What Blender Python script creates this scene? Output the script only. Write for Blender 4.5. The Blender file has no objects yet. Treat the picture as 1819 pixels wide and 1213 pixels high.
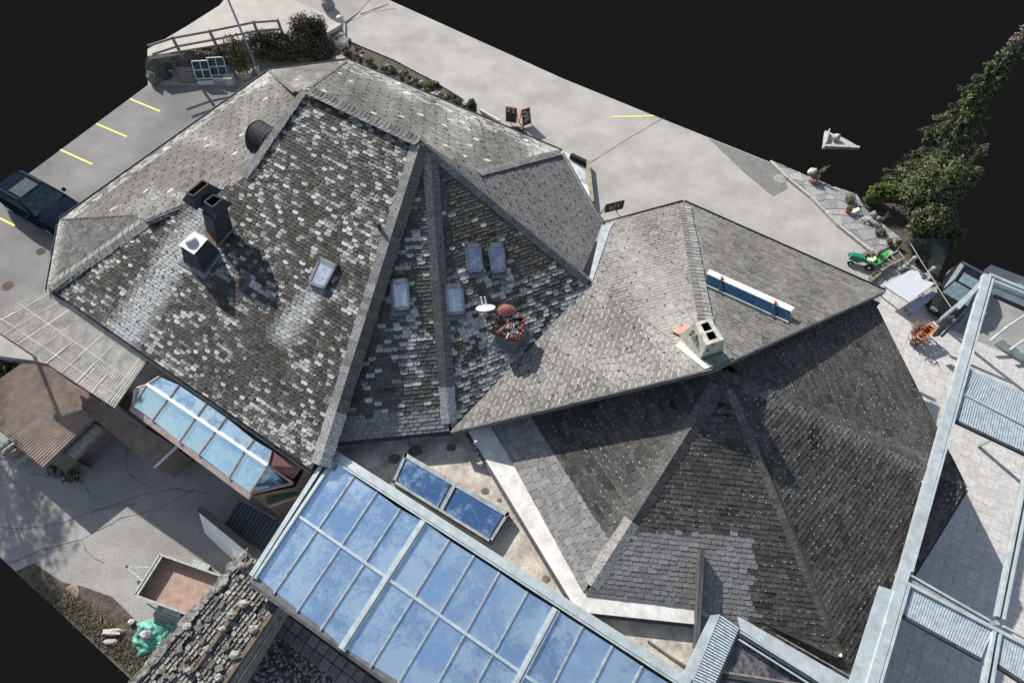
import bpy, bmesh, math, random
import numpy as np
from mathutils import Vector, Matrix, noise as mnoise
random.seed(7); RNG = random.Random(11)
S = bpy.context.scene; COL = S.collection
# ------------------------------------------------------------------ camera, world, sun, exposure
HCAM, FPX, PITCH, CX, CY = 24.0, 1050.4, math.radians(60.4), 909.5, 606.5
cd = bpy.data.cameras.new('camera'); cam = bpy.data.objects.new('camera', cd); COL.objects.link(cam)
cam.location = (0, 0, HCAM); cam.rotation_euler = (math.pi/2-PITCH, 0, 0)
cd.sensor_fit = 'HORIZONTAL'; cd.sensor_width = 36; cd.lens = FPX/1819*36; cd.clip_start = .1; cd.clip_end = 600
S.camera = cam
SUN_EL, SUN_AZ = math.radians(33), math.radians(126)          # azimuth of the sun counted from +X
w = bpy.data.worlds.new('World'); S.world = w; w.use_nodes = True
nt = w.node_tree; nt.nodes.clear()
out = nt.nodes.new('ShaderNodeOutputWorld'); bg = nt.nodes.new('ShaderNodeBackground'); sky = nt.nodes.new('ShaderNodeTexSky')
sky.sky_type = 'NISHITA'; sky.sun_disc = False; sky.sun_elevation = SUN_EL; sky.sun_rotation = math.radians(324)
void = nt.nodes.new('ShaderNodeBackground'); void.inputs[0].default_value = (1, 1, 1.03, 1); void.inputs[1].default_value = .0068
addb = nt.nodes.new('ShaderNodeAddShader')
bg.inputs[1].default_value = .095
hs = nt.nodes.new('ShaderNodeHueSaturation'); hs.inputs['Saturation'].default_value = .72; nt.links.new(sky.outputs[0], hs.inputs['Color']); nt.links.new(hs.outputs[0], bg.inputs[0]); nt.links.new(bg.outputs[0], addb.inputs[0]); nt.links.new(void.outputs[0], addb.inputs[1]); nt.links.new(addb.outputs[0], out.inputs[0])
sl = bpy.data.lights.new('sun', 'SUN'); sl.energy = 4.3; sl.angle = math.radians(.6); sl.color = (1, .935, .85)
sun = bpy.data.objects.new('sun', sl); COL.objects.link(sun)
sdir = Vector((math.cos(SUN_EL)*math.cos(SUN_AZ), math.cos(SUN_EL)*math.sin(SUN_AZ), math.sin(SUN_EL)))
sun.rotation_euler = sdir.to_track_quat('Z', 'Y').to_euler(); sun.location = (-20, 30, 40)
S.view_settings.view_transform = 'Standard'; S.view_settings.look = 'None'; S.view_settings.exposure = .66; S.view_settings.gamma = 1
S.view_settings.use_curve_mapping = False
S.render.engine = 'CYCLES'; S.cycles.max_bounces = 6; S.cycles.use_adaptive_sampling = True
# ------------------------------------------------------------------ survey helpers: picture point + height -> place
_F = Vector((0, math.cos(PITCH), -math.sin(PITCH))); _U = Vector((0, math.sin(PITCH), math.cos(PITCH))); _R = Vector((1, 0, 0)); _O = Vector((0, 0, HCAM))
def rdir(u, v): return _F*FPX + _R*(u-CX) + _U*(CY-v)
def G(u, v, z=0.):
    d = rdir(u, v); return _O + d*((HCAM-z)/-d.z)
def proj(p):
    q = Vector(p)-_O; k = q.dot(_F); return CX+FPX*q.dot(_R)/k, CY-FPX*q.dot(_U)/k
def up(B, v):                                              # height at which the vertical over B reaches picture row v
    lo, hi = B.z-1, 20
    for _ in range(40):
        m = (lo+hi)/2
        if proj((B.x, B.y, m))[1] > v: lo = m
        else: hi = m
    return lo
class Plane:
    def __init__(s, a, b, c):
        n = (b-a).cross(c-a).normalized(); s.n = n if n.z > 0 else -n; s.d = s.n.dot(a)
        h = Vector((0, 0, 1)).cross(s.n); s.e = h.normalized() if h.length > 1e-6 else Vector((1, 0, 0)); s.s = s.n.cross(s.e)
    def at(s, u, v, h=0.):
        d = rdir(u, v); return _O + d*((s.d+h-s.n.dot(_O))/s.n.dot(d))
    def z(s, x, y): return (s.d-s.n.x*x-s.n.y*y)/s.n.z
# ------------------------------------------------------------------ materials
def _n(nt, t, **k):
    x = nt.nodes.new(t)
    for a, b in k.items(): setattr(x, a, b)
    return x
_M = {}
def M(name, col, rough=.8, metal=0., var=.25, scale=3., bump=.15, bscale=25., col2=None, thr=None, spec=None, streak=None, coat=0., salt=0.):
    if name in _M: return _M[name]
    m = bpy.data.materials.new(name); m.use_nodes = True; nt = m.node_tree; L = nt.links.new
    b = nt.nodes['Principled BSDF']; b.inputs['Roughness'].default_value = rough; b.inputs['Metallic'].default_value = metal
    if spec is not None: b.inputs['Specular IOR Level'].default_value = spec
    if coat: b.inputs['Coat Weight'].default_value = coat
    geo = _n(nt, 'ShaderNodeNewGeometry')
    n1 = _n(nt, 'ShaderNodeTexNoise'); n1.inputs['Scale'].default_value = scale; n1.inputs['Detail'].default_value = 6; n1.inputs['Roughness'].default_value = .65
    n2 = _n(nt, 'ShaderNodeTexNoise'); n2.inputs['Scale'].default_value = bscale; n2.inputs['Detail'].default_value = 4; n2.inputs['Roughness'].default_value = .7
    src = geo.outputs['Position']
    if streak:
        mp = _n(nt, 'ShaderNodeMapping'); mp.inputs['Scale'].default_value = streak; L(src, mp.inputs[0]); L(mp.outputs[0], n1.inputs['Vector'])
    else: L(src, n1.inputs['Vector'])
    L(src, n2.inputs['Vector'])
    c2 = col2 or tuple(min(1, c*1.0) for c in col)
    r = _n(nt, 'ShaderNodeValToRGB'); r.color_ramp.elements[0].color = (*[c*(1-var) for c in col], 1); r.color_ramp.elements[1].color = (*[min(1, c*(1+var)) for c in c2], 1)
    r.color_ramp.elements[0].position, r.color_ramp.elements[1].position = thr or (.32, .68)
    L(n1.outputs['Fac'], r.inputs[0])
    mx = _n(nt, 'ShaderNodeMix', data_type='RGBA', blend_type='MULTIPLY'); mx.inputs['Factor'].default_value = 1
    r2 = _n(nt, 'ShaderNodeValToRGB'); k = 1-var*.9; r2.color_ramp.elements[0].color = (k, k, k, 1); r2.color_ramp.elements[1].color = (1.1, 1.1, 1.1, 1)
    r2.color_ramp.elements[0].position = .35; r2.color_ramp.elements[1].position = .65
    L(n2.outputs['Fac'], r2.inputs[0]); L(r.outputs[0], mx.inputs[6]); L(r2.outputs[0], mx.inputs[7]); last = mx.outputs[2]
    if salt:
        n3 = _n(nt, 'ShaderNodeTexNoise'); n3.inputs['Scale'].default_value = 17; n3.inputs['Detail'].default_value = 3; n3.inputs['Roughness'].default_value = .9; L(src, n3.inputs['Vector'])
        r3 = _n(nt, 'ShaderNodeMapRange'); r3.inputs[1].default_value = .38; r3.inputs[2].default_value = .62; r3.inputs[3].default_value = 1-salt; r3.inputs[4].default_value = 1+salt; L(n3.outputs['Fac'], r3.inputs[0])
        sc3 = _n(nt, 'ShaderNodeVectorMath', operation='SCALE'); L(last, sc3.inputs[0]); L(r3.outputs[0], sc3.inputs['Scale']); last = sc3.outputs[0]
    L(last, b.inputs['Base Color'])
    if bump:
        bp = _n(nt, 'ShaderNodeBump'); bp.inputs['Strength'].default_value = bump; bp.inputs['Distance'].default_value = .03
        L(n2.outputs['Fac'], bp.inputs['Height']); L(bp.outputs[0], b.inputs['Normal'])
    _M[name] = m; return m
def slate_mat(name, rough=.85, rimcol=(.42, .42, .4), licol=(.5, .51, .48), corner=0.):
    m = bpy.data.materials.new(name); m.use_nodes = True; nt = m.node_tree; L = nt.links.new
    b = nt.nodes['Principled BSDF']; b.inputs['Roughness'].default_value = rough; b.inputs['Specular IOR Level'].default_value = .3
    at = _n(nt, 'ShaderNodeAttribute', attribute_name='tint'); rm = _n(nt, 'ShaderNodeAttribute', attribute_name='rim')
    geo = _n(nt, 'ShaderNodeNewGeometry'); uv = _n(nt, 'ShaderNodeUVMap', uv_map='UVMap'); sp = _n(nt, 'ShaderNodeSeparateXYZ'); L(uv.outputs[0], sp.inputs[0])
    def nz(sc, det=4, ro=.7):
        n = _n(nt, 'ShaderNodeTexNoise'); n.inputs['Scale'].default_value = sc; n.inputs['Detail'].default_value = det; n.inputs['Roughness'].default_value = ro
        L(geo.outputs['Position'], n.inputs['Vector']); return n
    def mth(op, a, bb=None):
        x = _n(nt, 'ShaderNodeMath', operation=op)
        for i, v in enumerate((a, bb)):
            if v is None: continue
            if isinstance(v, (int, float)): x.inputs[i].default_value = v
            else: L(v, x.inputs[i])
        return x.outputs[0]
    f = nz(32); med = nz(9)
    k = mth('ADD', mth('MULTIPLY', f.outputs['Fac'], 1.5), mth('SUBTRACT', mth('MULTIPLY', med.outputs['Fac'], 1.3), .4))
    mul = _n(nt, 'ShaderNodeVectorMath', operation='SCALE'); L(at.outputs['Color'], mul.inputs[0]); L(k, mul.inputs['Scale'])
    # lichen speckle: threshold falls with the alpha of the slate
    sn = nz(19, 6, .8)
    th = mth('SUBTRACT', .78, mth('MULTIPLY', at.outputs['Alpha'], .3))
    li = mth('MULTIPLY', mth('SUBTRACT', sn.outputs['Fac'], th), 8.); li = _clampn(nt, li)
    m1 = _n(nt, 'ShaderNodeMix', data_type='RGBA'); L(li, m1.inputs['Factor']); L(mul.outputs[0], m1.inputs[6]); m1.inputs[7].default_value = (*licol, 1)
    # pale worn lower edge
    rn = nz(24, 3)
    e = mth('SUBTRACT', mth('ADD', .04, mth('MULTIPLY', rn.outputs['Fac'], .3)), sp.outputs['Y'])
    sx = mth('SUBTRACT', mth('MULTIPLY', rn.outputs['Fac'], .14), mth('SUBTRACT', .5, mth('ABSOLUTE', mth('SUBTRACT', sp.outputs['X'], .5))))
    e2 = _clampn(nt, mth('MULTIPLY', mth('MAXIMUM', e, sx), 9.))
    if corner:
        cx = mth('SUBTRACT', .5, mth('ABSOLUTE', mth('SUBTRACT', sp.outputs['X'], .5)))
        dd = mth('ADD', cx, mth('MULTIPLY', sp.outputs['Y'], .8))
        e2 = _clampn(nt, mth('MULTIPLY', mth('SUBTRACT', mth('MULTIPLY', rn.outputs['Fac'], corner), dd), 10.))
    m2 = _n(nt, 'ShaderNodeMix', data_type='RGBA'); L(mth('MULTIPLY', e2, rm.outputs['Fac']), m2.inputs['Factor']); L(m1.outputs[2], m2.inputs[6]); m2.inputs[7].default_value = (*rimcol, 1)
    L(m2.outputs[2], b.inputs['Base Color'])
    bp = _n(nt, 'ShaderNodeBump'); bp.inputs['Strength'].default_value = .35; bp.inputs['Distance'].default_value = .02; L(f.outputs['Fac'], bp.inputs['Height']); L(bp.outputs[0], b.inputs['Normal'])
    return m
def _clampn(nt, v):
    c = nt.nodes.new('ShaderNodeClamp'); nt.links.new(v, c.inputs[0]); return c.outputs[0]
def tint_mat(name, rough=.8, bump=.2, amt=.5, scale=18, trans=0.):
    if name in _M: return _M[name]
    m = bpy.data.materials.new(name); m.use_nodes = True; nt = m.node_tree; L = nt.links.new
    b = nt.nodes['Principled BSDF']; b.inputs['Roughness'].default_value = rough; b.inputs['Specular IOR Level'].default_value = .25
    at = _n(nt, 'ShaderNodeAttribute', attribute_name='tint'); geo = _n(nt, 'ShaderNodeNewGeometry')
    n = _n(nt, 'ShaderNodeTexNoise'); n.inputs['Scale'].default_value = scale; n.inputs['Detail'].default_value = 5; L(geo.outputs['Position'], n.inputs['Vector'])
    r = _n(nt, 'ShaderNodeMapRange'); r.inputs[1].default_value = .3; r.inputs[2].default_value = .7; r.inputs[3].default_value = 1-amt; r.inputs[4].default_value = 1+amt
    L(n.outputs['Fac'], r.inputs[0]); mul = _n(nt, 'ShaderNodeVectorMath', operation='SCALE'); L(at.outputs['Color'], mul.inputs[0]); L(r.outputs[0], mul.inputs['Scale']); L(mul.outputs[0], b.inputs['Base Color'])
    if bump:
        bp = _n(nt, 'ShaderNodeBump'); bp.inputs['Strength'].default_value = bump; bp.inputs['Distance'].default_value = .03; L(n.outputs['Fac'], bp.inputs['Height']); L(bp.outputs[0], b.inputs['Normal'])
    _M[name] = m; return m
def glass_mat(name, deep, pale, metal=.75, rough=.08, cover=.5, scale=1.6):
    """reflective coated glass with paler, rougher noise patches"""
    if name in _M: return _M[name]
    m = bpy.data.materials.new(name); m.use_nodes = True; nt = m.node_tree; L = nt.links.new
    b = nt.nodes['Principled BSDF']; b.inputs['Metallic'].default_value = metal
    geo = _n(nt, 'ShaderNodeNewGeometry'); oi = _n(nt, 'ShaderNodeObjectInfo')
    n = _n(nt, 'ShaderNodeTexNoise', noise_dimensions='4D'); n.inputs['Scale'].default_value = scale; n.inputs['Detail'].default_value = 7; n.inputs['Roughness'].default_value = .62; n.inputs['Distortion'].default_value = .6
    mm = _n(nt, 'ShaderNodeMath', operation='MULTIPLY'); mm.inputs[1].default_value = 9; L(oi.outputs['Random'], mm.inputs[0]); L(mm.outputs[0], n.inputs['W'])
    L(geo.outputs['Position'], n.inputs['Vector'])
    v = _n(nt, 'ShaderNodeTexNoise'); v.inputs['Scale'].default_value = 9; v.inputs['Detail'].default_value = 3; L(geo.outputs['Position'], v.inputs['Vector'])
    ad = _n(nt, 'ShaderNodeMath', operation='MULTIPLY_ADD'); ad.inputs[1].default_value = .35; L(v.outputs['Fac'], ad.inputs[0]); L(n.outputs['Fac'], ad.inputs[2])
    r = _n(nt, 'ShaderNodeMapRange'); r.inputs[1].default_value = cover+.04; r.inputs[2].default_value = cover+.22; L(ad.outputs[0], r.inputs[0])
    hue = _n(nt, 'ShaderNodeMapRange'); hue.inputs[3].default_value = .82; hue.inputs[4].default_value = 1.14; L(oi.outputs['Random'], hue.inputs[0])
    sc = _n(nt, 'ShaderNodeVectorMath', operation='SCALE'); sc.inputs[0].default_value = deep; L(hue.outputs[0], sc.inputs['Scale'])
    mx = _n(nt, 'ShaderNodeMix', data_type='RGBA'); L(r.outputs[0], mx.inputs['Factor']); L(sc.outputs[0], mx.inputs[6]); mx.inputs[7].default_value = (*pale, 1); L(mx.outputs[2], b.inputs['Base Color'])
    rr = _n(nt, 'ShaderNodeMapRange'); rr.inputs[3].default_value = rough; rr.inputs[4].default_value = .27; L(r.outputs[0], rr.inputs[0]); L(rr.outputs[0], b.inputs['Roughness'])
    _M[name] = m; return m
# ------------------------------------------------------------------ mesh builder
class MB:
    def __init__(s): s.v = []; s.f = []; s.t = []; s.cur = None
    def add(s, vs, fs, tint=None):
        o = len(s.v); s.v += [tuple(p) for p in vs]
        for f in fs: s.f.append([i+o for i in f]); s.t.append(tint or s.cur or (.5, .5, .5, 0))
        return s
    def box(s, c, dims, rz=0., mat=None, tint=None):
        x, y, z = [d/2 for d in dims]; R = mat or Matrix.Rotation(rz, 3, 'Z'); c = Vector(c)
        vs = [c+R@Vector((sx*x, sy*y, sz*z)) for sz in (-1, 1) for sx, sy in ((-1, -1), (1, -1), (1, 1), (-1, 1))]
        return s.add(vs, [(3, 2, 1, 0), (4, 5, 6, 7), (0, 1, 5, 4), (1, 2, 6, 5), (2, 3, 7, 6), (3, 0, 4, 7)], tint)
    def bar(s, a, b, wd, ht, upv=(0, 0, 1), tint=None):
        a, b = Vector(a), Vector(b); d = (b-a); L = d.length
        if L < 1e-6: return s
        x = d/L; u = Vector(upv); y = u.cross(x)
        if y.length < 1e-4: y = Vector((1, 0, 0)).cross(x)
        y.normalize(); z = x.cross(y)
        return s.box((a+b)/2, (L, wd, ht), mat=Matrix((x, y, z)).transposed(), tint=tint)
    def tube(s, a, b, r, n=8, r2=None, caps=True, tint=None):
        a, b = Vector(a), Vector(b); d = (b-a).normalized(); q = d.to_track_quat('Z', 'Y'); r2 = r if r2 is None else r2
        vs = [a+q@Vector((r*math.cos(k*2*math.pi/n), r*math.sin(k*2*math.pi/n), 0)) for k in range(n)] + [b+q@Vector((r2*math.cos(k*2*math.pi/n), r2*math.sin(k*2*math.pi/n), 0)) for k in range(n)]
        fs = [(k, (k+1) % n, n+(k+1) % n, n+k) for k in range(n)]
        if caps: fs += [tuple(range(n))[::-1], tuple(range(n, 2*n))]
        return s.add(vs, fs, tint)
    def path(s, pts, r, n=7, tint=None):
        for a, b in zip(pts, pts[1:]): s.tube(a, b, r, n, tint=tint)
        return s
    def lathe(s, c, prof, n=16, axis=None, tint=None):
        c = Vector(c); q = Vector(axis).normalized().to_track_quat('Z', 'Y') if axis else Matrix.Identity(3)
        vs = []; fs = []
        for r, z in prof:
            for k in range(n): vs.append(c+q@Vector((r*math.cos(2*math.pi*k/n), r*math.sin(2*math.pi*k/n), z)))
        for i in range(len(prof)-1):
            for k in range(n): fs.append((i*n+k, i*n+(k+1) % n, (i+1)*n+(k+1) % n, (i+1)*n+k))
        fs.append(tuple(range(n))[::-1]); fs.append(tuple(range((len(prof)-1)*n, len(prof)*n)))
        return s.add(vs, fs, tint)
    def prism(s, top, off, tint=None):                     # polygon + offset to its other side
        top = [Vector(p) for p in top]; off = Vector(off); n = len(top); vs = top+[p+off for p in top]
        return s.add(vs, [tuple(range(n)), tuple(range(n, 2*n))[::-1]]+[(k, n+k, n+(k+1) % n, (k+1) % n) for k in range(n)], tint)
    def rings(s, a, b, caps=True, tint=None):              # loft between two rings
        n = len(a); vs = list(a)+list(b); fs = [(k, (k+1) % n, n+(k+1) % n, n+k) for k in range(n)]
        if caps: fs += [tuple(range(n))[::-1], tuple(range(n, 2*n))]
        return s.add(vs, fs, tint)
    def grid(s, fn, nu, nv, tint=None):
        vs = [fn(i/nu, j/nv) for j in range(nv+1) for i in range(nu+1)]
        return s.add(vs, [(j*(nu+1)+i, j*(nu+1)+i+1, (j+1)*(nu+1)+i+1, (j+1)*(nu+1)+i) for j in range(nv) for i in range(nu)], tint)
    def blob(s, c, r, seed=0, rough=.25, n=2, squash=1., tint=None):
        bm = bmesh.new(); bmesh.ops.create_icosphere(bm, subdivisions=n, radius=1)
        vs = []
        rr = (r, r, r*squash) if isinstance(r, (int, float)) else r
        for v in bm.verts:
            k = 1+rough*mnoise.noise(v.co*1.6+Vector((seed*3.1, seed*1.7, seed)))*1.4
            vs.append(Vector(c)+Vector((v.co.x*rr[0]*k, v.co.y*rr[1]*k, v.co.z*rr[2]*k)))
        fs = [tuple(v.index for v in f.verts) for f in bm.faces]; bm.free()
        return s.add(vs, fs, tint)
    def build(s, name, mat, parent=None, smooth=False, kind=None, label=None, tinted=False):
        me = bpy.data.meshes.new(name); o = Vector((0, 0, 0)) if parent is None else parent['_o']
        org = o
        if parent is None and s.v:
            org = Vector((0, 0, 0))
        vs = [(p[0]-org[0], p[1]-org[1], p[2]-org[2]) for p in s.v]
        me.from_pydata(vs, [], s.f); me.update()
        bm = bmesh.new(); bm.from_mesh(me); bmesh.ops.recalc_face_normals(bm, faces=bm.faces[:]); bm.to_mesh(me); bm.free()
        if tinted:
            a = me.attributes.new('tint', 'FLOAT_COLOR', 'FACE'); a.data.foreach_set('color', np.array([c if len(c) == 4 else (*c, 0) for c in s.t], dtype=np.float32).ravel())
        if smooth: me.polygons.foreach_set('use_smooth', [True]*len(me.polygons))
        me.materials.append(mat); ob = bpy.data.objects.new(name, me); COL.objects.link(ob)
        if parent is not None: ob.parent = parent['ob']
        if kind: ob['kind'] = kind
        if label: ob['label'] = label
        return ob
def thing(name, label, cat, loc, group=None):
    o = bpy.data.objects.new(name, None); COL.objects.link(o); o.location = loc; o.empty_display_size = .2
    o['label'] = label; o['category'] = cat
    if group: o['group'] = group
    return {'ob': o, '_o': Vector(loc)}
def tag(o, label, cat, group=None):
    o['label'] = label; o['category'] = cat
    if group: o['group'] = group
    return o
def child(p, parent): return {'ob': p, '_o': parent['_o']}      # parts sit unmoved on their thing, so sub-parts use the same origin
def struct(mb, name, mat, **k):
    o = mb.build(name, mat, kind='structure', **k); return o
def solo(mb, name, mat, label, cat, loc, group=None, smooth=False, tinted=False):   # a thing of one mesh with its origin at its base
    o = mb.build(name, mat, {'ob': None, '_o': Vector(loc)}, smooth=smooth, tinted=tinted); o.location = loc
    return tag(o, label, cat, group)
def lerp(a, b, t): return a+(b-a)*t
def fbm(x, y, s=1., seed=0.): return mnoise.fractal(Vector((x*s, y*s, seed)), 1., 2., 3)
# ------------------------------------------------------------------ shared materials
m_asph = M('asphalt_pale', (.35, .342, .325), .95, var=.15, scale=.4, thr=(.36, .6), bump=.3, bscale=38, salt=.2)
m_park = M('asphalt_parking', (.2, .2, .2), .95, var=.3, scale=.28, bump=.3, bscale=38, salt=.16)  # darker than the plaza: soft shade over the lot is put into the colour
m_yard = M('asphalt_yard', (.3, .295, .285), .95, var=.22, scale=.5, bump=.4, bscale=30, salt=.25)
m_dark_asph = M('asphalt_dark', (.19, .19, .185), .95, var=.2, scale=3, bump=.4, bscale=40, salt=.25)
m_crack = M('crack', (.11, .11, .108), 1, var=.4, bump=0)
m_yellow = M('road_paint', (.75, .68, .18), .8, var=.12, scale=9)
m_conc = M('concrete', (.4, .4, .38), .9, var=.22, scale=3)
m_under = M('roof_boards', (.045, .043, .042), .95, var=.3)
m_zinc = M('zinc_sheet', (.2, .22, .24), .55, .5, var=.3, scale=2.2)
m_darkmetal = M('dark_sheet_metal', (.045, .055, .068), .75, .15, var=.5, scale=3.5)
m_black = M('soot_black', (.012, .011, .01), .9, var=.5)
m_wall = M('render_wall', (.5, .48, .44), .9, var=.15)
m_steel = M('pale_steel', (.46, .53, .55), .45, .3, var=.18, scale=2.5)
m_white = M('white_paint', (.72, .74, .76), .6, var=.12, scale=5)
m_wood = M('weathered_wood', (.22, .2, .175), .9, var=.35, scale=6, streak=(1, 1, 6))
m_stone = M('rock', (.34, .33, .31), .95, var=.35, scale=7, bump=.6)
m_soil = M('soil', (.1, .085, .065), 1, var=.5, scale=4, bump=.8, bscale=16)
m_leaf = tint_mat('leaves', .75, 0, .3, 30)
m_tint = tint_mat('mixed_paint', .6, .1, .2, 20)
m_rubber = M('rubber', (.02, .02, .02), .9, var=.3)
# ------------------------------------------------------------------ ground sheets
def sheet(name, pts, mat, z=0., thick=0., kind='structure', parent=None):
    mb = MB(); P = [Vector(p) if len(p) == 3 and not isinstance(p, tuple) else G(p[0], p[1], p[2] if len(p) > 2 else z) for p in pts]
    bm = bmesh.new(); vs = [bm.verts.new(p) for p in P]; f = bm.faces.new(vs)
    bmesh.ops.triangulate(bm, faces=[f]); bm.verts.index_update()
    fs = [tuple(v.index for v in q.verts) for q in bm.faces]; vv = [v.co.copy() for v in bm.verts]; bm.free()
    if thick:
        n = len(P); mb.add(P+[p-Vector((0, 0, thick)) for p in P], [(k, (k+1) % n, n+(k+1) % n, n+k) for k in range(n)])
    mb.add(vv, fs)
    return mb.build(name, mat, parent, kind=kind)
ground_edge = [(690, 0), (1000, 140), (1160, 205), (1265, 247), (1390, 297), (1440, 322), (1510, 348), (1570, 400), (1600, 440), (1665, 500), (1700, 520), (1760, 470), (2000, 560), (2100, 1500),
               (700, 1500), (620, 1000), (560, 850), (300, 700), (60, 640), (-170, 610), (-170, 440), (0, 345), (49, 310), (263, 151), (262, 100), (480, 60), (560, 20), (600, -30), (660, -14)]
ground = sheet('ground', ground_edge, m_asph, -.004, .35)
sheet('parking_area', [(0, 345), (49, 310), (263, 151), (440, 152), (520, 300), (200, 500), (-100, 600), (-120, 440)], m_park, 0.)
DY = 2.3; G0 = G; ZG = 0.
def GL(u, v, z=0.): return G0(u, v, z-DY)
def yard_level(on):
    global G, ZG
    G, ZG = (GL, -DY) if on else (G0, 0.)
yard_level(True)
sheet('yard', [(-170, 640), (300, 640), (640, 870), (560, 1320), (350, 1320), (240, 1212), (0, 989), (-170, 832)], m_yard, 0., .3)
yard_level(False)
_rt = [G0(-170, 610), G0(60, 640), G0(300, 700), G0(560, 850), G0(620, 1000)]
_m = MB(); _m.add([p+Vector((0, 0, .0)) for p in _rt]+[p-Vector((0, 0, DY+.1)) for p in _rt], [(k, k+1, len(_rt)+k+1, len(_rt)+k) for k in range(len(_rt)-1)]); struct(_m, 'retaining_wall', m_conc)
def marking(a, b, w=.11):
    A, B = G(*a, .006), G(*b, .006); d = (B-A).normalized(); n = Vector((-d.y, d.x, 0))*w/2
    MB().add([A-n, B-n, B+n, A+n], [(0, 1, 2, 3)]).build('parking_line', m_yellow, kind='structure')
for a, b in [((107, 266), (164, 292)), ((171, 220), (225, 243)), ((231, 176), (284, 198)), ((-20, 378), (26, 401)), ((1087, 208), (1162, 206))]: marking(a, b)
def crack(pts, w=.026, z=.006, jit=.03, name='crack'):
    P = []
    for a, b in zip(pts, pts[1:]):
        A, B = G(*a, z), G(*b, z); n = max(2, int((B-A).length/.25))
        for k in range(n): P.append(lerp(A, B, k/n)+Vector((RNG.uniform(-jit, jit), RNG.uniform(-jit, jit), 0)))
    P.append(G(*pts[-1], z)); mb = MB(); vs = []
    for k, p in enumerate(P):
        d = (P[min(k+1, len(P)-1)]-P[max(k-1, 0)]).normalized(); q = Vector((-d.y, d.x, 0))*w*.5*RNG.uniform(.4, 1.3); vs += [p-q, p+q]
    mb.add(vs, [(2*k, 2*k+2, 2*k+3, 2*k+1) for k in range(len(P)-1)]); mb.build(name, m_crack, kind='structure')
yard_level(True)
crack([(0, 935), (40, 940), (110, 928), (180, 903), (240, 895)]); crack([(15, 1000), (80, 975), (145, 958), (215, 920), (285, 903), (345, 868)], .035)
crack([(145, 958), (158, 985), (185, 1000)], .025); crack([(165, 910), (250, 880), (310, 868), (370, 876)], .03); crack([(225, 795), (226, 840), (270, 868)], .03)
yard_level(False)
crack([(1047, 290), (1110, 250), (1178, 210)], .03, jit=.01); crack([(613, 42), (660, 22), (705, 15)], .03); crack([(455, 7), (540, 10), (580, 4)], .03); crack([(640, 26), (690, 8)], .12, jit=.01, name='drain_slot')
yard_level(True)
crack([(130, 842), (150, 860), (160, 880)], .03); crack([(50, 840), (105, 850), (120, 846)], .025)
yard_level(False)
sheet('road_patch', [(1259, 246), (1385, 296), (1400, 335), (1373, 349), (1320, 305)], m_dark_asph, .003)
# flagstone pavement along the plaza: kerb and irregular flags, each a piece
pave = thing('pavement', 'crazy paved strip of grey flagstones behind a low stone kerb', 'pavement', G(1500, 390, 0)); del pave['ob']['category'], pave['ob']['label']; pave['ob']['kind'] = 'structure'
pv_edge = [(1368, 287), (1450, 322), (1520, 348), (1535, 372), (1600, 428), (1560, 448), (1545, 441), (1490, 398), (1440, 347), (1400, 316)]
mb = MB(); mb.prism([G(u, v, .08) for u, v in pv_edge], (0, 0, -.12)); mb.build('bed', m_conc, pave)
kerb_px = [(1368, 287), (1400, 318), (1440, 350), (1490, 401), (1545, 445), (1556, 452)]
m_kerb = M('kerb_stone', (.4, .395, .37), .9, var=.25, scale=4)
for a, b in zip(kerb_px, kerb_px[1:]):
    A, B = G(*a, .07), G(*b, .07); n = max(1, int((B-A).length/.9))
    for k in range(n): MB().bar(lerp(A, B, (k+.01)/n), lerp(A, B, (k+.985)/n), .16, .15).build('kerb_stone', m_kerb, pave)
def clip_convex(poly, win):
    out_ = poly
    for i in range(len(win)):
        a, b = win[i], win[(i+1) % len(win)]; inp = out_; out_ = []
        if not inp: return []
        ex, ey = b[0]-a[0], b[1]-a[1]
        sd = [ex*(p[1]-a[1])-ey*(p[0]-a[0]) for p in inp]
        for k in range(len(inp)):
            p, q = inp[k-1], inp[k]; dp, dq = sd[k-1], sd[k]
            if dq >= 0:
                if dp < 0: t = dp/(dp-dq); out_.append((p[0]+(q[0]-p[0])*t, p[1]+(q[1]-p[1])*t))
                out_.append(q)
            elif dp >= 0: t = dp/(dp-dq); out_.append((p[0]+(q[0]-p[0])*t, p[1]+(q[1]-p[1])*t))
    return out_
def pt_in(poly, p):
    c = False; n = len(poly)
    for i in range(n):
        a, b = poly[i], poly[i-1]
        if (a[1] > p[1]) != (b[1] > p[1]) and p[0] < (b[0]-a[0])*(p[1]-a[1])/(b[1]-a[1])+a[0]: c = not c
    return c
m_flag = tint_mat('flagstone', .9, .3, .3, 10)
_e = [(G(u, v).x, G(u, v).y) for u, v in pv_edge]
_x0, _x1 = min(p[0] for p in _e), max(p[0] for p in _e); _y0, _y1 = min(p[1] for p in _e), max(p[1] for p in _e)
_st = .52; _nx = int((_x1-_x0)/_st)+2; _ny = int((_y1-_y0)/_st)+2
_j = [[(_x0+(i-.5)*_st+RNG.uniform(-.18, .18), _y0+(j-.5)*_st+RNG.uniform(-.18, .18)) for i in range(_nx+1)] for j in range(_ny+1)]
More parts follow.
